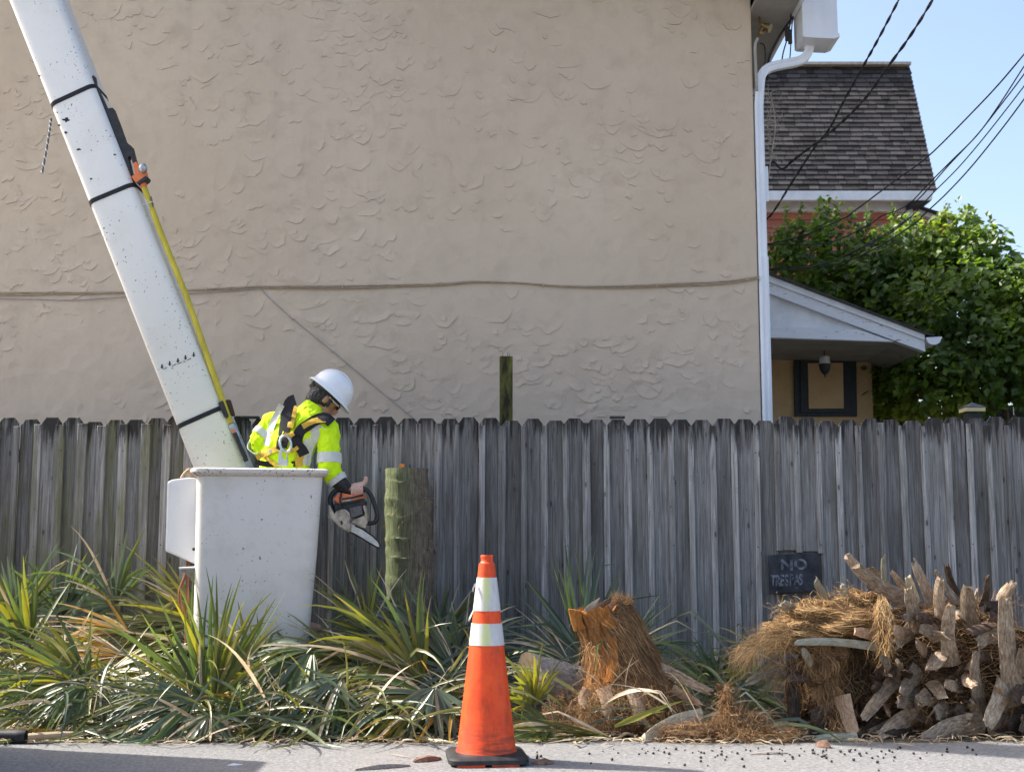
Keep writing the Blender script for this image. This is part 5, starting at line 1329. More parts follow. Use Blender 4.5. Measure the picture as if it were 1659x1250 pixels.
# the tangle below: same kind of leaf, nothing tells one from the next
for i in range(30):
    u = rp.choice((rp.uniform(-20, 330), rp.uniform(330, 760), rp.uniform(330, 760))); Y = rp.uniform(6.7, 7.85)
    h = gr(u, 1132) ; hub = V(((u - CX) / FPX * Y, Y, rp.uniform(.05, .34) * (.5 if Y < 6.9 else 1)))
    a = rp.uniform(0, 2 * math.pi); ax_ = V((math.cos(a), math.sin(a) * .5, rp.uniform(-.15, .4)))
    mats = rp.choice((OLI, GRN, BLU, YEL, ['dry', 'olive', 'amber']))
    frond(hub, ax_, (rp.uniform(-.3, .3), -.5, 1), rp.uniform(.4, .62), R(rp.uniform(40, 85)), 32, 1.0, mats, {id(OLI): 'olive', id(GRN): 'green', id(BLU): 'blue-green', id(YEL): 'yellow-green'}.get(id(mats), 'dry tan') + ' cut frond buried in the heap ' + ('at the left edge' if u < 150 else 'left of the bucket' if u < 320 else 'below the bucket' if u < 520 else 'left of the cone') + (', near the fence' if Y > 7.4 else ', near the road' if Y < 7.0 else ', mid-heap'), 'buried fronds in the tangled heap', joined=True, dry=.18, W_=.03)
for i in range(7):
    u = rp.uniform(860, 1230); Y = rp.uniform(7.2, 7.9)
    hub = V(((u - CX) / FPX * Y, Y, rp.uniform(.04, .2))); a = rp.uniform(0, 2 * math.pi)
    frond(hub, V((math.cos(a), math.sin(a) * .4, rp.uniform(0, .5))), (rp.uniform(-.3, .3), -.6, 1), rp.uniform(.35, .5), R(70), 28, 1.1, BLU, 'blue-green cut frond buried between the cone and the log pile', 'buried fronds behind the torn stump', joined=True, dry=.2, W_=.026)
# loose blades torn off and lying across everything
for mt, cnt, nm in (('green', 360, 'green'), ('bluegreen', 320, 'grey-green'), ('olive', 260, 'olive'), ('yellow', 80, 'yellow'), ('dry', 110, 'dry tan'), ('amber', 18, 'amber')):
    m = MB()
    for i in range(cnt):
        u = rp.uniform(-30, 770) if rp.random() < .88 else rp.uniform(950, 1230); Y = rp.uniform(6.45, 7.9)
        b = V(((u - CX) / FPX * Y, Y, rp.uniform(.02, .12 + .2 * min(1, (Y - 6.4) / .6)))); a = rp.uniform(0, 2 * math.pi)
        blade(m, b, V((math.cos(a), math.sin(a) * .5, rp.uniform(-.1, .95))), rp.uniform(.32, .7), rp.uniform(.010, .021), rp.uniform(.5, 2.4), V((rp.uniform(-.5, .5), -1, .6)), 8, rp.uniform(-1.5, 1.5))
    tag(m.build('loose_leaf_blades', MAT[mt], None, smooth=True, fix=False, ang=0), 'loose ' + nm + ' palm blades strewn over the heap of fronds', 'leaves', kind='stuff')
# long thin dry stalks and grass ends sticking through
m = MB()
for i in range(260):
    u = rp.uniform(-10, 800) if rp.random() < .75 else rp.uniform(850, 1230); Y = rp.uniform(6.5, 7.9)
    b = V(((u - CX) / FPX * Y, Y, rp.uniform(0.02, .25))); a = rp.uniform(0, 2 * math.pi)
    blade(m, b, V((math.cos(a), math.sin(a) * .6, rp.uniform(.1, 1.6))), rp.uniform(.2, .5), rp.uniform(.003, .008), rp.uniform(.5, 3.0), V((0, -1, .4)), 7, rp.uniform(-2, 2))
tag(m.build('dry_grass', MAT['dry'], None, fix=False), 'dry tan grass blades scattered through the heap of fronds', 'grass', kind='stuff')
m = MB()
for i in range(900):      # litter on the verge, thinning out over the road edge
    u = rp.uniform(-60, 1720); Y = 6.35 + abs(rp.gauss(0, .35)) - .05
    b = V(((u - CX) / FPX * Y, Y, .012)); a = rp.uniform(0, 2 * math.pi)
    blade(m, b, V((math.cos(a), math.sin(a), rp.uniform(0, .25))), rp.uniform(.03, .16), rp.uniform(.003, .013), 2, V((0, -.3, 1)), 4)
tag(m.build('leaf_litter', MAT['dry'], None, fix=False), 'dry leaf litter along the edge of the road', 'litter', kind='stuff')
# fat cut stalk at the left road edge
m = MB(); a, b = gr(42, 1206) + V((0, .02, .035)), P(150, 1186, 6.5); c = P(240, 1176, 6.6)
m.tube(spline([a, b, c], 14), [.027] * 4 + [.024, .022, .02, .018, .016, .014, .012, .011, .010, .008], 10, sq=.7)
st = tag(m.build('cut_stalk', MAT['dry'], smooth=True), 'pale cut leaf stalk lying on the road edge at far left', 'stalk')
m = MB(); q = gr(22, 1206) + V((0, .03, .036)); m.tube([q + V((-.2, 0, 0)), q + V((.0, 0, 0)), q + V((.03, 0, 0)), q + V((.05, 0, 0))], [.035, .036, .038, .033], 12); m.build('pipe_end', MAT['black'], st, smooth=True)

# ------------------------------------------------------------------ fibre and leaf bases
rq = random.Random(77)
def fibres(mb, seeds, n, L, droop, spread, w=.0010, seg=6):
    """seeds: list of (centre, radii, preferred direction)."""
    for i in range(n):
        c, r, d0 = rq.choice(seeds); q = rvec(rq)
        p = V(c) + V((q.x * r[0], q.y * r[1], q.z * r[2])) * rq.uniform(.8, 1.06)
        d = (V(d0) + rvec(rq) * spread + q * .35).normalized(); pts = [p]; l = L * rq.uniform(.4, 1.3)
        for k in range(seg):
            d = (d + V((0, 0, -droop)) * (1 / seg) + rvec(rq) * .5).normalized(); p = p + d * l / seg
            if p.z < .008: p.z = .008
            pts.append(p)
        s = rvec(rq); ww = w * rq.uniform(.6, 1.6); vs = []; fs = []
        for k, p_ in enumerate(pts):
            e = s * ww * (1 - .6 * k / seg); vs += [p_ - e, p_ + e]
        for k in range(seg): fs.append((2 * k, 2 * k + 1, 2 * k + 3, 2 * k + 2))
        mb.add(vs, fs)
def lump(mb, c, r, sd=0, n=30, m_=20, amp=.18, fr=5):
    c = V(c); vs = []; fs = []
    for i in range(m_ + 1):
        a = math.pi * i / m_
        for k in range(n):
            b = 2 * math.pi * k / n; q = V((math.sin(a) * math.cos(b), math.sin(a) * math.sin(b), math.cos(a)))
            s = 1 + amp * noise.noise(q * 2.0 + V((sd, 0, 0))) * 1.5 + amp * .5 * noise.noise(q * fr + V((sd, 9, 0)))
            p = c + V((q.x * r[0], q.y * r[1], q.z * r[2])) * s
            p.z = max(p.z, .006); vs.append(p)
    for i in range(m_):
        for k in range(n): fs.append((i * n + k, i * n + (k + 1) % n, (i + 1) * n + (k + 1) % n, (i + 1) * n + k))
    mb.add(vs, fs)
def boot(pts, Ya, Yb, w, mat, parent, name='leaf_base', flare=1.5, yaw=None, th=.008, cup=.13, bend=0.0, capmat=None, label=None, cat=None, group=None):
    """Old palm leaf base: a cupped strap, wide where it left the trunk, sawn off at the tip. pts run tip to base."""
    n = 9; q = spline([P(u, v, Ya + (Yb - Ya) * i / (len(pts) - 1)) for i, (u, v) in enumerate(pts)], n)
    for p in q: p.z = max(p.z, .02)
    yaw = rq.uniform(-.7, .7) if yaw is None else yaw
    rings = []; K = 5
    for i, p in enumerate(q):
        t = i / (n - 1); d = (q[min(i + 1, n - 1)] - q[max(i - 1, 0)]).normalized()
        f = V((math.sin(yaw), -math.cos(yaw), .15)); s = d.cross(f).normalized(); nn = s.cross(d).normalized()
        if nn.y > 0: nn = -nn
        ww = w * (.72 + .28 * min(1, t / .25)) * (1 + (flare - 1) * t ** 2.2) * (1 + .07 * noise.noise((p.x * 9, p.z * 9, i)))
        fr_, bk = [], []
        for k in range(K):
            x = k / (K - 1) * 2 - 1; cz = -cup * ww * x * x
            fr_.append(p + s * x * ww / 2 + nn * (cz + th * .5 + .004 * noise.noise(p * 30 + V((k, 0, 0)))))
        for k in range(K - 1, -1, -1):
            x = k / (K - 1) * 2 - 1; cz = -cup * ww * x * x
            bk.append(p + s * x * ww / 2 * .96 + nn * (cz - th * (.9 - .5 * abs(x))))
        rings.append(fr_ + bk)
    # ragged saw cut at the tip
    for k in range(2 * K): rings[0][k] = rings[0][k] + (rings[0][0] - rings[1][0]).normalized() * rq.uniform(-.022, .016)
    for rg_ in rings:
        for p in rg_:
            if p.z < .006: p.z = .006
    m = MB(); m.loft(rings); me = m.mesh(name, True, 0, True, 50); uvl = me.uv_layers.new(name='UVMap')
    ln = sum((q[i + 1] - q[i]).length for i in range(n - 1)) / .1; sd = rq.uniform(0, 20)
    for lp in me.loops:
        vi = lp.vertex_index; uvl.data[lp.index].uv = ((vi % (2 * K)) / (2 * K) * w / .08, vi // (2 * K) / (n - 1) * ln + sd)
    o = link(name, me, parent, MAT[mat])
    return tag(o, label, cat, group)

def grid_strands(mb, rings, n, L, di, dk, wander, lift=.006, w=.0011, irange=(0, 1), seg=7):
    """Fibres lying on a lofted surface (rings x around), following it."""
    ni, nk = len(rings), len(rings[0]); cen = [sum(r, V((0, 0, 0))) / nk for r in rings]
    def at(i, k):
        i = max(0, min(ni - 1.001, i)); k = k % nk; a, b = int(i), int(k); fi, fk = i - a, k - b; b2 = (b + 1) % nk
        p = rings[a][b].lerp(rings[a][b2], fk).lerp(rings[a + 1][b].lerp(rings[a + 1][b2], fk), fi); c = cen[a].lerp(cen[a + 1], fi)
        return p, (p - c).normalized()
    for _ in range(n):
        i = (irange[0] + (irange[1] - irange[0]) * rq.random()) * (ni - 1); k = rq.random() * nk; a = rq.gauss(0, wander)
        d = V((di * math.cos(a) - dk * math.sin(a), di * math.sin(a) + dk * math.cos(a))); l = L * rq.uniform(.4, 1.2); h = lift * rq.uniform(.1, 1.6); pts = []; e = rq.random() < .18
        for j in range(seg + 1):
            p, nn = at(i, k); t = j / seg; pts.append(p + nn * (h * math.sin(math.pi * (t if not e else t * .5)) + .001 + (.03 * t * t if e else 0)))
            d = d + V((rq.gauss(0, .35), rq.gauss(0, .35))) * d.length * .5; d = d.normalized() * math.hypot(di, dk); i += d.x * l / seg; k += d.y * l / seg
        s = rvec(rq); ww = w * rq.uniform(.6, 1.7); vs = []; fs = []
        for j, p_ in enumerate(pts):
            e_ = s * ww * (1 - .5 * j / seg); vs += [p_ - e_, p_ + e_]
        for j in range(seg): fs.append((2 * j, 2 * j + 1, 2 * j + 3, 2 * j + 2))
        mb.add(vs, fs)
def lump_rings(mb, n=30, m_=20): return [mb.v[-(m_ + 1) * n:][i * n:(i + 1) * n] for i in range(m_ + 1)]
def vrings(mb, n=30, m_=20): return [[V(p) for p in r] for r in lump_rings(mb, n, m_)]

# pile on the right: booted trunk log + fibrous crown log
Z8 = Z(1180, 860, 3.205)
LY = 6.9
log = empty('booted_palm_log', gr(1520, 1200), 'cut palm log bristling with grey-brown leaf bases at right', 'log')
m = MB(); c = P(1525, 1085, 7.05); lump(m, (c.x, 7.05, c.z), (.56, .34, .36), 3, amp=.2); LOGR = vrings(m); m.build('trunk_core', MAT['darkcore'], log, smooth=True, fix=False)
crown = empty('fibrous_palm_log', gr(1320, 1200), 'shaggy brown fibre-covered palm log with pale cut leaf bases', 'log')
LR = []
m = MB(); mk = MB()
for (x, y, Y, r, sd, mm) in ((560, 465, 6.92, (.27, .2, .115), 8, m), (340, 545, 6.85, (.17, .15, .085), 14, m), (690, 400, 6.98, (.14, .12, .09), 17, m), (500, 690, 6.82, (.11, .1, .16), 19, m), (600, 780, 7.0, (.2, .2, .24), 12, mk), (390, 820, 7.0, (.10, .15, .16), 23, mk)):
    c = P(*Z8(x, y), Y); lump(mm, c, r, sd, amp=.3, fr=7); LR.append(vrings(mm))
m.build('trunk_core', MAT['core'], crown, smooth=True, fix=False); mk.build('inner_core', MAT['darkcore'], crown, smooth=True, fix=False)
k8 = 1 / 3.205 / 292
BT = [  # tip..base in the enlarged crop, width, depth at tip/base, material
    (((618, 128), (690, 215), (790, 290), (900, 355)), 56, 6.80, 6.95, 'boot'), (((662, 182), (740, 250), (830, 310), (915, 350)), 62, 6.70, 6.9, 'boot'),
    (((806, 132), (812, 220), (820, 320)), 40, 6.78, 6.9, 'paleboot'), (((965, 158), (1010, 250), (1062, 370)), 62, 6.85, 6.98, 'boot'), (((932, 232), (955, 300), (975, 380)), 46, 6.92, 7.0, 'paleboot'),
    (((938, 300), (960, 400), (990, 540)), 62, 6.66, 6.8, 'boot'), (((1096, 245), (1092, 360), (1115, 510)), 52, 6.66, 6.8, 'boot'), (((1080, 210), (1130, 290), (1200, 385)), 48, 6.85, 6.95, 'boot'), (((1132, 172), (1150, 250), (1192, 350)), 34, 6.95, 7.0, 'darkboot'),
    (((1156, 390), (1140, 540), (1162, 700)), 62, 6.56, 6.7, 'boot'), (((1238, 285), (1245, 420), (1295, 590)), 74, 6.62, 6.8, 'boot'), (((1455, 280), (1415, 350), (1412, 450)), 46, 6.75, 6.9, 'boot'), (((1482, 262), (1440, 350), (1428, 450)), 44, 6.7, 6.85, 'boot'),
    (((1440, 345), (1450, 560), (1470, 760), (1500, 905)), 84, 6.5, 6.7, 'boot'), (((1295, 622), (1290, 760), (1330, 945)), 82, 6.52, 6.7, 'boot'), (((1300, 590), (1350, 545), (1425, 535)), 66, 6.55, 6.75, 'boot'),
    (((1050, 715), (1085, 660), (1120, 610)), 74, 6.58, 6.75, 'boot'), (((905, 850), (940, 790), (995, 715)), 62, 6.55, 6.75, 'boot'), (((1000, 505), (1060, 520), (1110, 515)), 62, 6.62, 6.78, 'boot'), (((1128, 790), (1190, 805), (1245, 800)), 52, 6.56, 6.72, 'boot'),
    (((700, 975), (790, 860), (890, 745)), 56, 6.55, 6.75, 'boot'), (((785, 1105), (860, 1010), (1005, 930)), 68, 6.5, 6.75, 'boot'), (((1010, 1110), (1130, 1030), (1330, 990)), 78, 6.42, 6.65, 'boot'), (((1345, 1020), (1400, 910), (1450, 790)), 84, 6.48, 6.66, 'boot'),
    (((830, 1105), (920, 1085), (1010, 1075)), 54, 6.55, 6.75, 'darkboot'), (((740, 1045), (800, 1025), (860, 1000)), 46, 6.6, 6.8, 'boot'), (((870, 590), (910, 550), (960, 510)), 60, 6.66, 6.8, 'boot'), (((1050, 1020), (1100, 960), (1160, 890)), 70, 6.6, 6.8, 'darkboot'),
    (((850, 212), (885, 260), (930, 320)), 32, 6.95, 7.0, 'boot'), (((742, 190), (790, 245), (850, 310)), 34, 6.98, 7.05, 'boot'), (((1290, 310), (1310, 370), (1330, 450)), 52, 6.9, 7.0, 'boot'), (((1540, 600), (1530, 720), (1560, 860)), 80, 6.55, 6.75, 'boot'),
    (((1175, 440), (1215, 430), (1260, 450)), 48, 6.75, 6.85, 'paleboot'), (((980, 570), (1000, 600), (1030, 620)), 50, 6.62, 6.75, 'tanboot'), (((840, 470), (850, 520), (870, 580)), 56, 6.72, 6.85, 'paleboot'), (((1345, 470), (1380, 520), (1420, 570)), 60, 6.75, 6.85, 'boot'),
    (((985, 880), (1010, 870), (1050, 850)), 60, 6.56, 6.7, 'boot'), (((700, 1030), (760, 1060), (850, 1060)), 50, 6.62, 6.8, 'darkboot'), (((1180, 950), (1240, 900), (1300, 880)), 60, 6.6, 6.75, 'darkboot'), (((1400, 1090), (1460, 1040), (1530, 1000)), 70, 6.55, 6.7, 'darkboot'), (((1530, 1060), (1580, 980), (1640, 900)), 80, 6.5, 6.7, 'darkboot'),
    (((1620, 300), (1600, 480), (1640, 700)), 80, 6.6, 6.8, 'boot'), (((1700, 250), (1680, 480), (1700, 700)), 80, 6.65, 6.8, 'boot'), (((1620, 820), (1640, 950), (1700, 1060)), 80, 6.5, 6.7, 'boot'), (((1740, 600), (1740, 800), (1720, 1000)), 80, 6.6, 6.8, 'boot'), (((1230, 690), (1210, 740), (1230, 800)), 54, 6.62, 6.75, 'darkboot'), (((830, 640), (800, 720), (780, 800)), 50, 6.66, 6.8, 'darkboot'),
]
for i in range(58):      # shorter broken ones between the long ones
    a = rq.uniform(-2.6, 2.6); x0, y0 = rq.uniform(720, 1640), rq.uniform(380, 1080)
    if x0 < 900 and y0 < 500: continue
    dx, dy = math.sin(a) * rq.uniform(40, 130), -math.cos(a) * rq.uniform(60, 170); Yq = 6.66 + rq.uniform(-.04, .1)
    BT.append((((x0 + dx, min(1110, y0 + dy)), (x0 + dx * .45 + rq.uniform(-15, 15), min(1110, y0 + dy * .5)), (x0, min(1110, y0))), rq.uniform(34, 74), Yq - .1, Yq + .1, rq.choice(('boot', 'boot', 'boot', 'darkboot', 'darkboot', 'tanboot'))))
for pts, w, Ya, Yb, mt in BT:
    boot([Z8(*p) for p in pts], Ya, Yb, w * k8, mt, log)
BC = [(((278, 375), (330, 410), (395, 450)), 56, 6.8, 6.95, 'paleboot'), (((455, 252), (478, 300), (520, 370)), 44, 6.85, 6.95, 'paleboot'), (((592, 285), (608, 320), (640, 380)), 44, 6.85, 6.95, 'paleboot'),
      (((350, 578), (480, 572), (620, 580), (770, 600)), 36, 6.6, 6.75, 'paleboot'), (((340, 1050), (345, 940), (335, 800), (340, 680)), 58, 6.68, 6.78, 'darkboot'), (((430, 1095), (465, 1030), (510, 960)), 48, 6.62, 6.75, 'darkboot'), (((302, 762), (380, 765), (470, 755)), 40, 6.65, 6.8, 'darkboot'),
      (((95, 792), (180, 740), (300, 700)), 44, 6.6, 6.8, 'boot'), (((655, 1065), (620, 960), (590, 850)), 66, 6.58, 6.72, 'tanboot'), (((425, 960), (500, 930), (580, 890)), 58, 6.62, 6.8, 'darkboot'), (((385, 615), (420, 660), (450, 720)), 48, 6.64, 6.8, 'paleboot'), (((660, 520), (720, 530), (780, 545)), 50, 6.66, 6.8, 'tanboot')]
for pts, w, Ya, Yb, mt in BC:
    boot([Z8(*p) for p in pts], Ya, Yb, w * k8, mt, crown, flare=1.25)
def S8(x, y, Y, rx, rz, d): return (P(*Z8(x, y), Y), (rx, .1, rz), d)
m = MB()
for r, n_ in ((LR[0], 3000), (LR[1], 1700), (LR[2], 900)): grid_strands(m, r, n_, 1.0, 1.2, 4.5, .5, .012)
fibres(m, [S8(430, 420, 6.85, .2, .06, (-.6, -.2, .3)), S8(620, 360, 6.9, .15, .05, (-.3, -.2, .5)), S8(280, 560, 6.75, .14, .05, (-1, 0, .0))], 900, .09, .8, .9)
fibres(m, [S8(190, 590, 6.7, .12, .04, (-1, 0, .0)), S8(110, 620, 6.7, .06, .03, (-.9, 0, -.5)), S8(240, 540, 6.7, .1, .04, (-1, 0, .2))], 800, .14, 1.4, .5)
tag(m.build('fibre', MAT['goldfibre'], crown, fix=False), kind='stuff')
m = MB()
grid_strands(m, LR[3], 2200, 1.0, 5.0, 1.0, .35, .010); grid_strands(m, LR[4], 1500, 1.0, 3.0, 4.0, 1.0, .012); grid_strands(m, LR[5], 900, 1.0, 3.0, 2.0, .8, .012)
fibres(m, [S8(510, 830, 6.68, .07, .04, (0, 0, -1)), S8(560, 950, 6.66, .07, .08, (0, 0, -1)), S8(260, 740, 6.68, .08, .05, (-.7, 0, -.6)), S8(330, 640, 6.7, .12, .04, (-.5, 0, -.8))], 800, .10, .8, .5)
tag(m.build('fibre', MAT['fibre'], crown, fix=False), kind='stuff')
m = MB()
fibres(m, [S8(800, 480, 6.66, .03, .16, (.05, -.1, -1))], 500, .12, 1.0, .3); tag(m.build('hanging_fibre', MAT['goldfibre'], crown, fix=False), kind='stuff')
m = MB()
fibres(m, [S8(1000, 650, 6.7, .22, .2, (0, -.3, 0)), S8(1250, 700, 6.68, .22, .2, (0, -.3, 0)), S8(1000, 900, 6.68, .2, .14, (0, -.3, -.3)), S8(1380, 700, 6.7, .16, .25, (.2, -.3, .2)), S8(1490, 520, 6.75, .1, .2, (.6, -.2, .5)), S8(1320, 420, 6.85, .16, .06, (.2, 0, .8)), S8(1250, 920, 6.6, .25, .14, (0, -.3, -.3))], 1500, .07, .4, 1.0)
grid_strands(m, LOGR, 4200, 1.0, 2.0, 3.0, 1.2, .03)
tag(m.build('fibre', MAT['fibre'], log, fix=False), kind='stuff')

# torn fibrous stump in the middle
Z7 = Z(820, 900, 3.571)
stump = empty('torn_palm_stump', gr(1010, 1190), 'torn orange-brown fibrous palm stump leaning in the middle', 'stump')
SY = 6.85
outl = [((362, 690), 5), ]
def sring(cx, cy, rx, ry, tilt, n=40, jag=0.0, sd=0):
    c = P(*Z7(cx, cy), SY); k = SY / FPX / 3.571; o = []
    for i in range(n):
        a = 2 * math.pi * i / n; x = math.cos(a) * rx * k; y = math.sin(a) * ry * k
        w = 1 + .10 * noise.noise((math.cos(a) * 2, math.sin(a) * 2, cy * .01)) + .05 * noise.noise((math.cos(a) * 7, math.sin(a) * 7, cy * .02))
        q = c + V((x * w * math.cos(tilt), y * w, x * w * math.sin(tilt)))
        if jag: q.z += jag * (noise.noise((i * 1.7, sd, 0)) + .5 * noise.noise((i * .4, sd, 3)))
        q.z = max(q.z, .006); o.append(q)
    return o
m = MB()
R1 = [sring(700, 1000, 330, 250, 0), sring(715, 930, 318, 245, -.02), sring(722, 860, 300, 238, -.06), sring(722, 790, 275, 220, -.1), sring(712, 720, 248, 200, -.12), sring(690, 640, 222, 188, -.1), sring(665, 560, 205, 176, -.05), sring(632, 480, 192, 166, .0), sring(600, 410, 184, 158, .07), sring(572, 350, 178, 154, .14), sring(548, 300, 170, 150, .2, jag=.05, sd=2)]
inn = [sring(554, 300, 140, 125, .2, jag=.05, sd=2), sring(575, 370, 118, 110, .1), sring(590, 430, 60, 60, .0)]
for ri, r in enumerate(R1):      # ragged lengthwise plates
    cc_ = sum(r, V((0, 0, 0))) / len(r)
    for k in range(len(r)):
        s_ = .06 * noise.noise((k * .9, ri * .12, 5)) + .05 * noise.noise((k * 2.3, ri * .2, 9)); r[k] = r[k] + (r[k] - cc_) * s_
m.loft(R1 + inn, cap=False)
for fi, f in enumerate(m.f):
    cx_ = sum(m.v[q][0] for q in f) / len(f); cz_ = sum(m.v[q][2] for q in f) / len(f)
    lim = P(*Z7(590, 600), SY).x + .05 * noise.noise((cz_ * 6, 0, 2))
    m.mi[fi] = 1 if (cx_ > lim or cz_ < .22) and fi < len(R1) * 40 - 40 else 0
m.build('stump_shell', [MAT['torn'], MAT['core']], stump, smooth=True, ang=60, fix=False)
slab('torn_shard', [Z7(*p) for p in ((360, 306), (405, 312), (438, 320), (440, 380), (470, 420), (420, 430), (395, 440), (375, 380))], SY - .12, .05, MAT['torn'], stump, .006)
for pts, w, mt in ((((540, 262), (480, 310), (455, 380)), 40, 'paleboot'), (((610, 250), (560, 290), (520, 330)), 34, 'boot'), (((640, 238), (600, 300), (585, 380)), 44, 'tanboot')):
    boot([Z7(*p) for p in pts], SY + .05, SY + .08, w / 3.571 / 292, mt, stump, name='torn_fibre_plate')
boot([Z7(*p) for p in ((1190, 790), (1090, 745), (980, 690), (860, 640))], SY - .2, SY - .05, 50 / 3.571 / 292, 'boot', stump, flare=1.5)
boot([Z7(*p) for p in ((1130, 865), (1060, 820), (960, 770))], SY - .22, SY - .1, 36 / 3.571 / 292, 'tanboot', stump)
boot([Z7(*p) for p in ((570, 930), (585, 850), (560, 760))], SY - .28, SY - .2, 60 / 3.571 / 292, 'tanboot', stump)
boot([Z7(*p) for p in ((780, 960), (760, 850), (740, 760))], SY - .3, SY - .2, 70 / 3.571 / 292, 'boot', stump)
boot([Z7(*p) for p in ((450, 880), (440, 820), (470, 770))], SY - .28, SY - .2, 40 / 3.571 / 292, 'tanboot', stump)
boot([Z7(*p) for p in ((600, 730), (612, 600), (600, 480), (560, 400))], SY - .19, SY - .13, 66 / 3.571 / 292, 'torn', stump, flare=1.3, name='torn_fibre_plate', yaw=-.4)
def S7(x, y, Y, rx, rz, d): return (P(*Z7(x, y), Y), (rx, .06, rz), d)
m = MB()
grid_strands(m, R1, 3000, 1.0, -2.2, 1.2, .35, .008, .0011, (.15, 1))
fibres(m, [S7(420, 860, SY - .22, .16, .08, (-.3, -.2, -.1)), S7(600, 820, SY - .25, .2, .08, (0, -.2, -.2)), S7(860, 830, SY - .2, .2, .1, (.3, -.2, -.3)), S7(360, 920, SY - .25, .14, .05, (-.4, -.2, 0)), S7(680, 920, SY - .28, .2, .05, (0, -.2, .1))], 2600, .06, .5, 1.0, .0009)
fibres(m, [S7(760, 400, SY - .02, .03, .06, (.6, -.1, -.2)), S7(840, 520, SY - .0, .03, .08, (.7, -.1, -.2)), S7(960, 640, SY, .06, .04, (.6, 0, .3)), S7(680, 260, SY, .04, .02, (.2, 0, 1))], 420, .035, .2, .5, .0008)
tag(m.build('fibre', MAT['fibre'], stump, fix=False), kind='stuff')
m = MB()
fibres(m, [S7(640, 250, SY - .02, .03, .015, (.1, -.1, 1)), S7(700, 270, SY - .05, .02, .015, (.2, -.1, 1)), S7(480, 600, SY - .16, .06, .1, (-.2, -.2, -.8))], 420, .045, .1, .4)
tag(m.build('frayed_fibre', MAT['goldfibre'], stump, fix=False), kind='stuff')

# pale cut log lying left of the stump
plg = empty('pale_palm_log', P(*Z7(260, 820), 7.0), 'short pale rough-barked palm log lying beside the torn stump', 'log')
m = MB(); a, b = P(*Z7(140, 690), 6.98), P(*Z7(450, 770), 7.15); d = (b - a).normalized(); rings = []
s_ = d.cross(V((0, 0, 1))).normalized(); u_ = s_.cross(d); n = 30
for i in range(26):
    t = i / 25; c = a.lerp(b, t); rr_ = []
    for k in range(n):
        an = 2 * math.pi * k / n; r = .118 * (1 + .05 * noise.noise((math.cos(an) * 3, math.sin(an) * 3, t * 12)) + .05 * noise.noise((math.cos(an) * 8, math.sin(an) * 8, t * 18)))
        rr_.append(c + s_ * math.cos(an) * r * 1.15 + u_ * math.sin(an) * r + d * (-.05 * math.sin(an) if i == 0 else 0))
    rings.append(rr_)
m.loft(rings, cap=False); m.build('log_bark', MAT['paleog'], plg, smooth=True, ang=60)
m = MB(); m.add(rings[0] + [a - d * .002], [(k, (k + 1) % n, n) for k in range(n)]); m.build('cut_face', MAT['cutwood'], plg)
m = MB()
fibres(m, [(P(*Z7(320, 660), 6.95), (.14, .05, .05), (.3, -.2, .3)), (P(*Z7(400, 780), 6.9), (.1, .05, .06), (.2, -.2, 0))], 260, .06, .5, 1.0, .0012); tag(m.build('bark_hairs', MAT['drytwig'], plg, fix=False), kind='stuff')

# loose pieces in front
boot([Z7(*p) for p in ((800, 1085), (880, 1020), (1000, 960), (1140, 935))], 6.42, 6.6, 80 / 3.571 / 300, 'paleboot', None, flare=1.35, yaw=.2, th=.016, label='pale tan leaf base lying on the road edge below the stump', cat='leaf base')
boot([Z8(*p) for p in ((60, 1000), (140, 970), (215, 965))], 6.6, 6.75, 62 * k8, 'tanboot', None, flare=1.3, yaw=.1, label='smooth orange-tan leaf base in the loose fibre left of the pile', cat='leaf base')
boot([Z8(*p) for p in ((455, 1105), (560, 1105), (672, 1112))], 6.42, 6.46, 44 * k8, 'paleboot', None, flare=1.2, yaw=0, label='bleached white leaf base lying on the road before the pile', cat='leaf base')
boot([Z8(*p) for p in ((210, 1012), (260, 1010), (310, 1008))], 6.62, 6.7, 34 * k8, 'paleboot', None, flare=1.2, label='small yellowish leaf base left of the dark upright stub', cat='leaf base')
cl = empty('fibre_clump', gr(1235, 1205), 'loose clump of brown palm fibre on the road edge left of the pile', 'fibre')
m = MB(); c = P(*Z7(1350, 1040), 6.55); lump(m, (c.x, 6.55, .05), (.15, .1, .09), 31); c2 = P(*Z7(1120, 1060), 6.5); lump(m, (c2.x, 6.5, .03), (.20, .08, .055), 33); m.build('fibre_core', MAT['core'], cl, smooth=True, fix=False)
boot([Z7(*p) for p in ((1225, 740), (1270, 830), (1300, 930), (1310, 1040))], 6.52, 6.56, 52 / 3.571 / 300, 'core', cl, name='upright_fibre_stub', flare=1.3)
m = MB(); fibres(m, [((c.x, 6.5, .07), (.17, .1, .08), (.2, -.3, .1)), ((c2.x, 6.45, .05), (.24, .07, .05), (-.8, -.1, .1)), ((c.x + .1, 6.45, .04), (.16, .07, .03), (.9, -.2, -.1)), (tuple(P(*Z7(1280, 850), 6.5)), (.025, .03, .1), (0, 0, -1))], 3600, .09, .5, .8); tag(m.build('fibre', MAT['fibre'], cl, fix=False), kind='stuff')
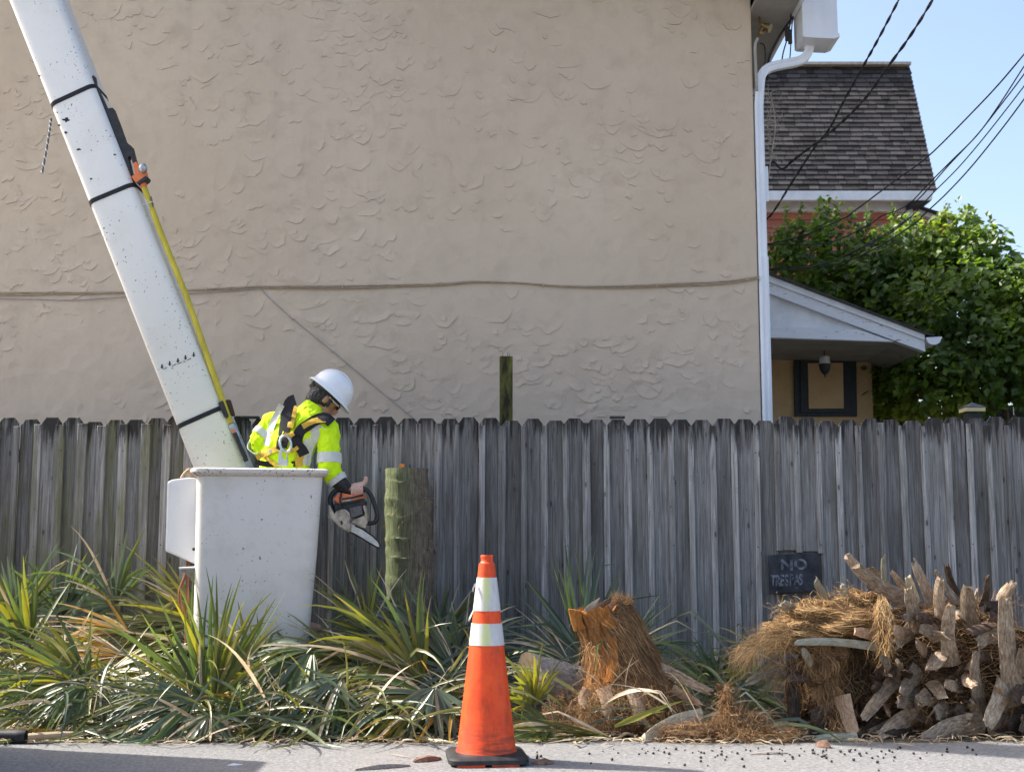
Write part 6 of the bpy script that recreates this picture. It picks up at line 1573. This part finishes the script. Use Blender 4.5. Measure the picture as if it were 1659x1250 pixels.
# fallen scraps on the road
def chip(u0, v0, u1, v1, w, mt, label, h=.012):
    a, b = gr(u0, v0), gr(u1, v1); d = (b - a); s = V((-d.y, d.x, 0)).normalized(); m = MB(); n = 6; rings = []
    for i in range(n):
        t = i / (n - 1); c = a.lerp(b, t) + V((0, 0, .006)); k = w * (.12 + .88 * math.sin(math.pi * (.04 + .92 * t)) ** .7) * rq.uniform(.85, 1.15)
        rings.append([c - s * k / 2, c - s * k * .3 + V((0, 0, h * math.sin(math.pi * (.1 + .8 * t)))), c + s * k * .3 + V((0, 0, h * math.sin(math.pi * (.1 + .8 * t)) * rq.uniform(.7, 1.3))), c + s * k / 2])
    m.loft(rings); tag(m.build('debris_chip', MAT[mt], None, smooth=True, ang=30), label, 'debris')
chip(670, 1236, 714, 1231, .055, 'redchip', 'red-brown bark chip on the road just left of the cone', .022)
chip(575, 1249, 664, 1242, .04, 'greychip', 'long pale husk strip on the road left of the cone', .018)
chip(862, 1239, 897, 1238, .05, 'redchip', 'small tan fibre tuft on the road right of the cone', .02)
chip(369, 1241, 393, 1240, .03, 'whitepaint', 'small white chip on the shaded road at left', .006)
chip(1216, 1223, 1276, 1221, .035, 'greychip', 'thin dry husk strip on the road before the fibre clump', .008)
chip(1322, 1209, 1345, 1213, .05, 'redchip', 'stubby brown husk end at the left foot of the pile', .03)
chip(630, 1222, 664, 1229, .02, 'greychip', 'thin pale stalk lying on the road near the bark chip', .006)
bm_ = MB(); bm_.ball((0, 0, .006), (.0075, .0075, .0068), 7, 5); bme_ = bm_.mesh('palm_berry', True)
bme_.materials.append(MAT['berry'])
for i in range(115):
    u = min(1700, max(870, rq.gauss(1290, 190))); v = 1213 + abs(rq.gauss(0, 13))
    if v > 1249 and rq.random() < .7: continue
    g = gr(u, v); o = bpy.data.objects.new('palm_berry', bme_); COL.objects.link(o); o.location = (g.x, g.y, .004); o.scale = [rq.uniform(.5, 1.05)] * 3
    tag(o, 'tiny black palm berry scattered on the road before the pile', 'berry', 'palm berries scattered on the road')

# ------------------------------------------------------------------ the lift truck the boom belongs to, parked left of the frame
tk = empty('lift_truck', (-5.5, 5.25, 0), 'white utility truck of the lift parked on the road left of the frame', 'truck')
def tbox(name, c, s_, mt, bv=.02, par=None):
    m = MB(); m.box(c, s_); return m.build(name, MAT[mt], par or tk, bevel=bv)
X0 = -3.05
tbox('chassis', (X0 - 3.1, 5.3, .62), (6.2, .9, .18), 'black')
tbox('utility_body', (X0 - 1.55, 5.3, 1.35), (3.1, 2.25, 1.22), 'plastic', .04)
for i in range(3):
    for yy in (4.165, 6.435): 
        d_ = tbox('compartment_door', (X0 - .55 - i * .98, yy, 1.38), (.88, .03, .95), 'plastic', .01); tbox('handle', (X0 - .55 - i * .98, yy + (-.02 if yy < 5 else .02), 1.38), (.12, .03, .05), 'steel', .005, d_)
tbox('rear_bumper', (X0 + .06, 5.3, .55), (.14, 2.2, .2), 'steel')
for yy in (4.4, 6.2): tbox('tail_lamp', (X0 + .012, yy, .9), (.03, .16, .1), 'orange', .008)
tbox('cab', (X0 - 4.4, 5.3, 1.45), (1.7, 2.1, 1.5), 'plastic', .12); tbox('cab_window', (X0 - 4.2, 4.24, 1.8), (.9, .03, .5), 'lens', .01); tbox('hood', (X0 - 5.7, 5.3, 1.1), (1.1, 1.9, .8), 'plastic', .1)
m = MB(); m.tube([(X0 - 2.2, 5.3, 1.95), (X0 - 2.2, 5.3, 2.5)], [.32, .26], 20); m.build('turret', MAT['boom'], tk, smooth=True)
for xx in (X0 - 1.3, X0 - 5.4):
    for yy in (4.38, 6.22):
        m = MB(); prof = [(.20, -.12), (.40, -.13), (.47, -.10), (.48, 0), (.47, .10), (.40, .13), (.20, .12)]
        m.loft([[V((xx + math.cos(2 * math.pi * k / 32) * r, yy + y_, .484 + math.sin(2 * math.pi * k / 32) * r)) for k in range(32)] for r, y_ in prof], cap=False)
        w_ = m.build('wheel', MAT['black'], tk, smooth=True, ang=40); m = MB(); m.tube([(xx, yy - .09, .484), (xx, yy + .09, .484)], .22, 24); m.build('rim', MAT['steel'], w_, smooth=True)
